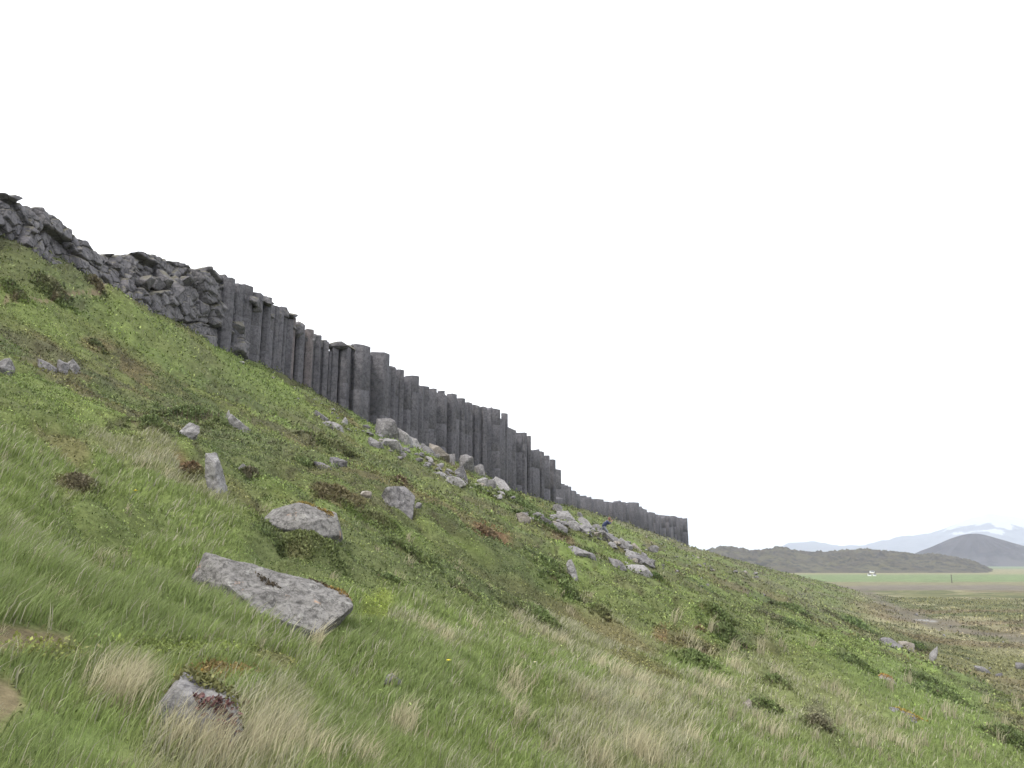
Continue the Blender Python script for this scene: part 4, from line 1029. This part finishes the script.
# ------------------------------------------------------------------ the person bending over the rocks
def person():
    q = hit(613, 544); q = at(606, 537.5, q[1] + .35)
    M_SKIN = simple_mat('skin', (.36, .22, .165)); M_HAIR = simple_mat('red_brown_hair', (.13, .05, .035)); M_NAVY = simple_mat('navy_jacket', (.018, .028, .075)); M_GREY = simple_mat('grey_trousers', (.14, .15, .18)); M_BOOT = simple_mat('dark_boots', (.03, .028, .028))
    M_CAM = simple_mat('black_camera_body', (.02, .02, .022))
    root = empty('person', Vector(q)); tag(root, 'person in a navy jacket and grey trousers bending forward over the boulders', 'person')
    J = {'pel': (-.16, 0, .72), 'bel': (-.12, 0, .86), 'che': (.02, 0, 1.08), 'nek': (.17, 0, 1.20), 'hd0': (.24, 0, 1.25), 'hd': (.30, 0, 1.30),
         'hl': (-.14, .10, .68), 'kl': (.16, .12, .42), 'al': (-.02, .12, .08), 'tl': (.16, .13, .03), 'hr': (-.14, -.10, .68), 'kr': (.10, -.14, .40), 'ar': (-.14, -.13, .07), 'tr': (.05, -.14, .03),
         'sl': (.08, .18, 1.12), 'el': (.26, .24, .94), 'wl': (.42, .10, 1.14), 'sr': (.08, -.18, 1.12), 'er': (.26, -.24, .94), 'wr': (.42, -.08, 1.14)}
    def skinned(name, chain, rad, mat, parent, sub=2):
        names = []; [names.append(x) for c in chain for x in c if x not in names]
        me = bpy.data.meshes.new(name); me.from_pydata([J[x] for x in names], [(names.index(c[i]), names.index(c[i + 1])) for c in chain for i in range(len(c) - 1)], [])
        o = bpy.data.objects.new(name, me); COL.objects.link(o); o.parent = parent
        sk = o.modifiers.new('Skin', 'SKIN')
        lay = me.skin_vertices[0] if me.skin_vertices else None
        if lay is None: return o
        for i, x in enumerate(names): lay.data[i].radius = rad[x] if isinstance(rad[x], tuple) else (rad[x], rad[x])
        lay.data[0].use_root = True
        sb = o.modifiers.new('Subdivision', 'SUBSURF'); sb.levels = sub; sb.render_levels = sub
        me.materials.append(mat); return o
    # the body, one surface with the skin colour
    body = skinned('body', [('pel', 'bel', 'che', 'nek', 'hd0'), ('pel', 'hl', 'kl', 'al', 'tl'), ('pel', 'hr', 'kr', 'ar', 'tr'), ('che', 'sl', 'el', 'wl'), ('che', 'sr', 'er', 'wr')],
                   dict(pel=.12, bel=.11, che=.13, nek=.055, hd0=.05, hl=.08, kl=.055, al=.04, tl=.03, hr=.08, kr=.055, ar=.04, tr=.03, sl=.055, el=.042, wl=.028, sr=.055, er=.042, wr=.028), M_SKIN, root)
    skinned('jacket', [('pel', 'bel', 'che'), ('che', 'sl', 'el', 'wl2'), ('che', 'sr', 'er', 'wr2')] if False else [('pel', 'bel', 'che', 'nek'), ('che', 'sl', 'el'), ('che', 'sr', 'er')],
            dict(pel=.175, bel=.175, che=.20, nek=.085, sl=.105, el=.065, sr=.105, er=.065), M_NAVY, root)
    J['fl'] = (.37, .13, 1.09); J['fr'] = (.37, -.11, 1.09)
    skinned('sleeve', [('el', 'fl')], dict(el=.06, fl=.045), M_NAVY, root); skinned('sleeve', [('er', 'fr')], dict(er=.06, fr=.045), M_NAVY, root)
    skinned('trousers', [('pel', 'hl', 'kl', 'al'), ('pel', 'hr', 'kr', 'ar')], dict(pel=.13, hl=.105, kl=.075, al=.06, hr=.105, kr=.075, ar=.06), M_GREY, root)
    for s in ('l', 'r'):
        a, t = J['a' + s], J['t' + s]; J['b1'] = (a[0] - .03, a[1], .05); J['b2'] = (t[0] + .02, t[1], .04); J['b0'] = (a[0], a[1], .14)
        skinned('boot', [('b0', 'b1', 'b2')], dict(b0=.055, b1=.055, b2=.045), M_BOOT, root)
    # head with face
    bm = bmesh.new(); bmesh.ops.create_uvsphere(bm, u_segments=20, v_segments=14, radius=.105)
    for v in bm.verts:
        x, y, z = v.co; v.co = Vector((x * 1.0 * (1.04 if z < 0 else 1), y * .78 * (.82 if z < -.04 else 1), z * 1.18))
        if x > .07 and abs(y) < .02 and -.03 < z < .03: v.co.x += .018
    for s in (-1, 1):
        e = bmesh.ops.create_icosphere(bm, subdivisions=1, radius=.02); bmesh.ops.translate(bm, verts=e['verts'], vec=(0, s * .082, 0))
    hd = bm_to('head', bm, M_SKIN, root, (.30, 0, 1.33), (0, .35, 0), True)
    bm = bmesh.new(); bmesh.ops.create_uvsphere(bm, u_segments=20, v_segments=14, radius=.118)
    bmesh.ops.delete(bm, geom=[v for v in bm.verts if v.co.x > .045 and v.co.z < .055 or v.co.z < -.07], context='VERTS')
    for v in bm.verts: v.co.y *= .82; v.co.z = v.co.z * 1.12 + .006; v.co *= 1 + .05 * math.sin(40 * v.co.x + 31 * v.co.z)
    bm_to('hair', bm, M_HAIR, hd, None, None, True)
    for s in (-1, 1):
        bm = bmesh.new(); bmesh.ops.create_icosphere(bm, subdivisions=1, radius=.011); bm_to('eye', bm, M_BOOT, hd, (.098, s * .032, .01))
    bm = bmesh.new(); bmesh.ops.create_cube(bm, size=1); bmesh.ops.scale(bm, verts=bm.verts, vec=(.008, .04, .01)); bm_to('mouth', bm, M_HAIR, hd, (.098, 0, -.055))
    # hands with separate fingers closing round the camera
    for s, wn in ((1, 'wl'), (-1, 'wr')):
        w = np.array(J[wn]); J['p0'] = tuple(w); J['p1'] = tuple(w + [.05, -.01 * s, .05]); J['p2'] = tuple(w + [.075, -.015 * s, .085])
        skinned('hand', [('p0', 'p1', 'p2')], dict(p0=.03, p1=(.045, .022), p2=(.042, .02)), M_SKIN, root, 1)
        for f in range(4):
            b0 = w + [.07 - .006 * f, (.02 - .02 * f) * s, .09]; ln = (.07, .08, .075, .06)[f]
            J['f0'] = tuple(b0 - [.02, 0, .02]); J['f1'] = tuple(b0 + [.02, -.01 * s, ln * .5]); J['f2'] = tuple(b0 + [.045, -.03 * s, ln * .7])
            skinned('finger', [('f0', 'f1', 'f2')], dict(f0=.010, f1=.009, f2=.008), M_SKIN, root, 1)
        J['f0'] = tuple(w + [.02, -.02 * s, .03]); J['f1'] = tuple(w + [.03, -.05 * s, .06]); J['f2'] = tuple(w + [.045, -.06 * s, .09])
        skinned('thumb', [('f0', 'f1', 'f2')], dict(f0=.013, f1=.011, f2=.009), M_SKIN, root, 1)
    cam = empty('camera', Vector(q)); 
    bm = bmesh.new(); bmesh.ops.create_cube(bm, size=1); bmesh.ops.scale(bm, verts=bm.verts, vec=(.06, .13, .085)); bmesh.ops.bevel(bm, geom=bm.edges, offset=.01, segments=2, affect='EDGES')
    bm_to('camera_body', bm, M_CAM, cam, (.505, .01, 1.28)); 
    bm = bmesh.new(); bmesh.ops.create_cone(bm, segments=20, radius1=.034, radius2=.038, depth=.08, cap_ends=True); bm_to('lens', bm, M_CAM, cam, (.57, .01, 1.28), (0, math.pi / 2, 0))
    tag(cam, 'small black camera held at the face of the bending person', 'camera')
    print('PERSON DIST', q)
    for e in (root, cam): e.rotation_euler.z = R(12); e.scale = (1.0,) * 3
    return q
person_q = person()

# ------------------------------------------------------------------ far scenery
def far_mat(name, a, b, c, s1, s2, snow=None):
    m, nt, bs = new_mat(name); ge = N(nt, 'ShaderNodeNewGeometry')
    n1 = N(nt, 'ShaderNodeTexNoise', Scale=s1, Detail=8., Roughness=.65); n2 = N(nt, 'ShaderNodeTexNoise', Scale=s2, Detail=8., Roughness=.65)
    for n_ in (n1, n2): nt.links.new(ge.outputs['Position'], n_.inputs['Vector'])
    col = mixc(nt, ramp(nt, n1.outputs[0], .42, .58), a, b); col = mixc(nt, ramp(nt, n2.outputs[0], .48, .6), col, c)
    if snow:
        at_ = N(nt, 'ShaderNodeAttribute', attribute_name='Col'); sp = N(nt, 'ShaderNodeSeparateColor'); nt.links.new(at_.outputs['Color'], sp.inputs[0])
        ad = N(nt, 'ShaderNodeMath', operation='MULTIPLY_ADD'); nt.links.new(n1.outputs[0], ad.inputs[0]); ad.inputs[1].default_value = 1.2; nt.links.new(sp.outputs[0], ad.inputs[2])
        col = mixc(nt, ramp(nt, ad.outputs[0], .98, 1.06), col, (.35, .36, .38)) 
    nt.links.new(col, bs.inputs['Base Color']); bs.inputs['Roughness'].default_value = .95; bs.inputs['Specular IOR Level'].default_value = .1
    return m
def ridge(name, prof, d, depth, mat, foot, rough, nx=900, ny=140, label=None, snowline=None, scale=1., crest=.25):
    """a range of hills: crest heights follow prof (px, py) at distance d, falling away on both sides"""
    pr = np.array(prof, float); pxs = np.linspace(pr[0, 0], pr[-1, 0], nx)
    ty = np.interp(pxs, pr[:, 0], pr[:, 1]); cx = ray(pxs, np.full(nx, HOR))[0] * d; H = ray(pxs, ty)[1] * d - foot
    v = np.linspace(-1, 1, ny)[:, None]
    X = cx[None] * (1 + v * depth / d) ; Y = d + v * depth + 0 * cx[None]
    fall = np.clip(1 - np.abs(v) ** 1.3, 0, 1)
    s = rough * scale
    nz = fbm2(X / (s * 8), Y / (s * 8), 5, 61) - .5; nb = fbm2(X / s, Y / s, 3, 71) - .5
    fx = np.minimum(1, np.minimum(np.arange(nx), nx - 1 - np.arange(nx)) / 25.)[None]
    Z = foot + H[None] * fall * (1 + .9 * nz * (1 - fall)) + (nz * .5 + nb * .22) * H[None] * np.minimum(1, 3 * fall) * (crest + .75 * np.abs(v)) * fx - .5 + (.22 * nb + .22 * np.maximum(fbm2(X / (s * .8), Y / (s * .8), 3, 91) - .52, 0)) * H.max() * fall * (1 if crest > .1 else .25)
    lo, st = grid_faces(ny, nx)
    Vt = np.stack([X, Y, Z], -1).reshape(-1, 3)
    c = None
    if snowline is not None:
        hh = np.clip((Z - snowline[0]) / (snowline[1] - snowline[0]), -1, 1).reshape(-1, 1); c = np.repeat(hh, 3, 1)
    me = np_mesh(name, Vt, lo, st, c, True); 
    o = link(name, me, mat); tag(o, label, None, None, 'structure'); return o
M_LAVA = far_mat('lava_ridge_ground', (.062, .055, .045), (.085, .08, .052), (.036, .034, .032), .02, .07)
M_CONE = far_mat('cinder_cone_ground', (.058, .054, .06), (.078, .074, .078), (.042, .04, .045), .004, .015)
M_SNOW = far_mat('mountain_rock', (.09, .09, .1), (.12, .12, .13), (.07, .07, .08), .0016, .006, True)
PF = PLAIN
ridge('hill', [(640, 568), (680, 556), (712, 549), (722, 546), (738, 547), (752, 551), (772, 549), (779, 546.5), (786, 549.5), (800, 551.5), (820, 552.5), (838, 552), (850, 550), (862, 549.5), (885, 551), (905, 553), (920, 556), (935, 554.5), (950, 557), (965, 560), (978, 564), (992, 571)],
      1300, 320, M_LAVA, PF, 9., label='long dark lava ridge across the plain')
# low brown nose in front of it at the right end of the slope
def cone(name, px, d, rpx, toppy, label, mat):
    nr, na = 60, 140; r_ = np.linspace(0, 1, nr)[:, None]; a = np.linspace(0, 2 * math.pi, na)[None]
    c = float(ray(px, HOR)[0]) * d; Rr = rpx * d / F; H = float(ray(px, toppy)[1]) * d - PF
    prof = np.clip(1 - r_, 0, 1); prof = np.where(prof > .72, .72 * 1.12 + (1 - .72 * 1.12) * (1 - ((1 - prof) / .28) ** 1.6), prof * 1.12) ** 1.12
    X = c + r_ * Rr * np.cos(a); Y = d + r_ * Rr * np.sin(a); nz = fbm2(X / 180., Y / 180., 4, 81) - .5; gul = fbm2(a * 12 + 0 * r_, r_ * 2 + 0 * a, 3, 83) - .5
    Z = PF + H * prof * (1 + .08 * nz) + H * .2 * gul * r_ * (1 - r_) * 4 - 2 * r_
    lo, st = grid_faces(nr, na); me = np_mesh(name, np.stack([X, Y, Z], -1).reshape(-1, 3), lo, st, None, True)
    tag(link(name, me, mat), label, None, None, 'structure')
cone('volcanic_cone', 977, 2400, 88, 533.5, 'dark round volcanic cone behind the lava ridge', M_CONE)
ridge('mountain', [(770, 552), (790, 543), (815, 541.5), (840, 546), (865, 546), (885, 541), (905, 537), (930, 534), (950, 528), (965, 522), (980, 518), (995, 514), (1015, 516), (1040, 520), (1080, 530), (1150, 540), (1250, 552)],
      9200, 2000, M_SNOW, PF, 120., 420, 80, label='pale snow covered mountain range on the horizon', snowline=(140, 640), crest=.04)
# low foot hill hiding the seam at right edge
ridge('hill', [(1000, 563), (1016, 553), (1040, 548), (1100, 545), (1180, 556)], 5200, 900, M_CONE, PF, 60., 200, 50, label='hazy low hill behind the cone at the right edge')

# cairn on the ridge
def put_cairn():
    d = 1300.; z = zpix(777, 550.5, d); x = float(ray(777, HOR)[0]) * d
    bm = bmesh.new()
    for k in range(5):
        e = bmesh.ops.create_icosphere(bm, subdivisions=1, radius=2.6 - .4 * k, matrix=Matrix.Translation((0.3 * (k % 2), 0, 1.3 + 1.6 * k)))
        for v in e['verts']: v.co.z = v.co.z * 1.0 + random.uniform(-.2, .2); v.co.x += random.uniform(-.3, .3)
    tag(bm_to('crest_rock', bm, M_DARK, None, (x, d, z - 1)), 'small dark rock knob on the crest of the lava ridge', 'rock')
put_cairn()

# white farm buildings far out on the plain
M_WALL = simple_mat('white_farm_wall', (.8, .8, .78)); M_ROOF = simple_mat('pale_farm_roof', (.55, .55, .56)); M_PANE = simple_mat('dark_window_pane', (.04, .05, .06), .3)
def farmhouse(px, py, wpx, label, hh=4., off=0.):
    a = hitp(px, py); w = wpx * a[1] / F; x, y = a[0], a[1] + off; dp = w * .7
    root = empty('farmhouse', (x, y, PLAIN - .1)); tag(root, label, 'farmhouse', 'white farm buildings on the plain')
    bm = bmesh.new(); P_ = [(-w / 2, -dp / 2), (w / 2, -dp / 2), (w / 2, dp / 2), (-w / 2, dp / 2)]
    lo_ = [bm.verts.new((*p, 0)) for p in P_]; hi = [bm.verts.new((*p, hh)) for p in P_]
    for i in range(4): bm.faces.new((lo_[i], lo_[(i + 1) % 4], hi[(i + 1) % 4], hi[i]))
    g1 = bm.verts.new((-w / 2, 0, hh * 1.5)); g2 = bm.verts.new((w / 2, 0, hh * 1.5)); bm.faces.new((hi[3], hi[0], g1)); bm.faces.new((hi[1], hi[2], g2))
    bm_to('wall', bm, M_WALL, root)
    bm = bmesh.new()
    for s in (-1, 1):
        v = [bm.verts.new(p) for p in ((-w / 2 - .3, s * (dp / 2 + .3), hh - .15), (w / 2 + .3, s * (dp / 2 + .3), hh - .15), (w / 2 + .3, 0, hh * 1.5 + .08), (-w / 2 - .3, 0, hh * 1.5 + .08))]
        f = bm.faces.new(v)
    r_ = bmesh.ops.solidify(bm, geom=bm.faces[:], thickness=.15); bm_to('roof', bm, M_ROOF, root)
    for t in (-.28, .05, .3):
        bm = bmesh.new(); bmesh.ops.create_cube(bm, size=1); bmesh.ops.scale(bm, verts=bm.verts, vec=(1.1, .06, 1.2)); bm_to('window', bm, M_PANE, root, (t * w, -dp / 2 - .03, 1.8))
farmhouse(869.5, 576, 2.8, 'left one of the two tiny white farm buildings on the green field', 1.5)
farmhouse(874.5, 576, 2.4, 'right one of the two tiny white farm buildings on the green field', 1.5)
farmhouse(872, 573, 3.6, 'pale farm building behind the two tiny white ones', 1.7, 0)
# telegraph pole
def pole():
    a = hitp(952, 583); root = empty('utility_pole', (a[0], a[1], PLAIN - .1)); tag(root, 'thin dark utility pole standing in the green field at right', 'pole')
    bm = bmesh.new(); bmesh.ops.create_cone(bm, segments=8, radius1=.3, radius2=.2, depth=5.5, cap_ends=True); bmesh.ops.translate(bm, verts=bm.verts, vec=(0, 0, 2.75)); bm_to('pole_shaft', bm, simple_mat('pole_wood', (.07, .055, .045)), root)
    bm = bmesh.new(); bmesh.ops.create_cube(bm, size=1); bmesh.ops.scale(bm, verts=bm.verts, vec=(1.4, .12, .12)); bm_to('crossarm', bm, bpy.data.materials['pole_wood'], root, (0, -.28, 5.0))
pole()
# gravel bar with pale water in the stream bed
def pool():
    c = hitp(926, 621); bm = bmesh.new(); z = float(terrain(np.array([c[0]]), np.array([c[1]]))[0]) + .35
    n_ = 40; vs = []
    for k in range(n_):
        a = k * 2 * math.pi / n_; rr_ = 1 + .25 * math.sin(3 * a) + .15 * math.sin(5 * a + 1)
        vs.append(bm.verts.new((2.6 * rr_ * math.cos(a), 2.6 * rr_ * math.sin(a), 0)))
    bm.faces.new(vs)
    m, nt, b = new_mat('shallow_water'); b.inputs['Base Color'].default_value = (.25, .27, .3, 1); b.inputs['Roughness'].default_value = .08
    nn_ = N(nt, 'ShaderNodeTexNoise', Scale=4., Detail=3.); bp = N(nt, 'ShaderNodeBump', Strength=.15, Distance=.05); nt.links.new(nn_.outputs[0], bp.inputs['Height']); nt.links.new(bp.outputs[0], b.inputs['Normal'])
    tag(bm_to('water', bm, m, None, (c[0], c[1], z)), kind='structure')

# ------------------------------------------------------------------ haze
bm = bmesh.new(); bmesh.ops.create_cube(bm, size=1); bmesh.ops.scale(bm, verts=bm.verts, vec=(34000, 34000, 1000)); bmesh.ops.translate(bm, verts=bm.verts, vec=(0, 0, 500 + PLAIN - 6))
hm = bpy.data.materials.new('haze_air'); hm.use_nodes = True; nt = hm.node_tree; nt.nodes.clear()
o_ = nt.nodes.new('ShaderNodeOutputMaterial'); v_ = nt.nodes.new('ShaderNodeVolumePrincipled'); v_.inputs['Color'].default_value = (.72, .785, .92, 1); v_.inputs['Density'].default_value = 1.15e-4; v_.inputs['Anisotropy'].default_value = .0
nt.links.new(v_.outputs[0], o_.inputs['Volume'])
tag(bm_to('haze', bm, hm), 'thin pale haze over the plain', None, None, 'stuff')

# ------------------------------------------------------------------ sky, sun, camera
w = bpy.data.worlds.new('World'); scene.world = w; w.use_nodes = True; nt = w.node_tree
bg = nt.nodes['Background']
SUN_EL, SUN_AZ = 55., 215.
sky = N(nt, 'ShaderNodeTexSky'); sky.sky_type = 'NISHITA'; sky.sun_disc = False; sky.sun_elevation = R(SUN_EL); sky.sun_rotation = R(SUN_AZ); sky.air_density = 1.; sky.dust_density = 4.
tc = N(nt, 'ShaderNodeTexCoord'); mp = N(nt, 'ShaderNodeMapping'); mp.inputs['Scale'].default_value = (2., 2., 7.)
nt.links.new(tc.outputs['Generated'], mp.inputs[0]); cn = N(nt, 'ShaderNodeTexNoise', Scale=1.6, Detail=6., Roughness=.6); nt.links.new(mp.outputs[0], cn.inputs['Vector'])
cloud = ramp(nt, cn.outputs[0], .3, .7, (7.4, 7.55, 7.8), (9.0, 9.0, 9.0))
c = mixc(nt, .85, sky.outputs[0], cloud)
ca_, cb_ = float(ray(752, 391)[0]), float(ray(752, 391)[1])
sv = N(nt, 'ShaderNodeSeparateXYZ'); nt.links.new(tc.outputs['Generated'], sv.inputs[0])
def mth(op, a, b, c_=None):
    m = nt.nodes.new('ShaderNodeMath'); m.operation = op
    for k, v in enumerate((a, b, c_)):
        if v is None: continue
        if hasattr(v, 'links'): nt.links.new(v, m.inputs[k])
        else: m.inputs[k].default_value = v
    return m.outputs[0]
ey = mth('MAXIMUM', sv.outputs[1], .05)
ex = mth('DIVIDE', mth('SUBTRACT', mth('DIVIDE', sv.outputs[0], ey), ca_), .075); ez = mth('DIVIDE', mth('SUBTRACT', mth('DIVIDE', sv.outputs[2], ey), cb_), .018)
rr2 = mth('ADD', mth('MULTIPLY', ex, ex), mth('MULTIPLY', ez, ez)); rr2 = mth('ADD', rr2, mth('MULTIPLY', mth('SUBTRACT', cn.outputs[0], .5), 3.))
c = mixc(nt, mth('MULTIPLY', ramp(nt, rr2, .0, 1., (1, 1, 1), (0, 0, 0)), .56), c, (.74, .72, .71))
nt.links.new(c, bg.inputs['Color']); bg.inputs['Strength'].default_value = .12
sl = bpy.data.lights.new('sun', 'SUN'); sl.energy = 1.5; sl.angle = R(11); sl.color = (1, .96, .9); so = bpy.data.objects.new('sun', sl); COL.objects.link(so)
az = R(SUN_AZ); dv = Vector((math.sin(az) * math.cos(R(SUN_EL)), math.cos(az) * math.cos(R(SUN_EL)), math.sin(R(SUN_EL))))
so.rotation_euler = dv.to_track_quat('Z', 'Y').to_euler()

cd = bpy.data.cameras.new('camera_view'); cam = bpy.data.objects.new('camera_view', cd); COL.objects.link(cam); cd.sensor_width = 36; cd.lens = 36 * F / 1024; cd.clip_end = 60000; cd.clip_start = .05
cam.rotation_euler = (math.pi / 2 + PITCH, 0, 0); scene.camera = cam
scene.view_settings.view_transform = 'Standard'; scene.view_settings.look = 'None'; scene.view_settings.exposure = 1.2; scene.view_settings.gamma = 1
scene.cycles.use_denoising = True
scene.cycles.max_bounces = 6; scene.cycles.volume_bounces = 1; scene.cycles.transparent_max_bounces = 4
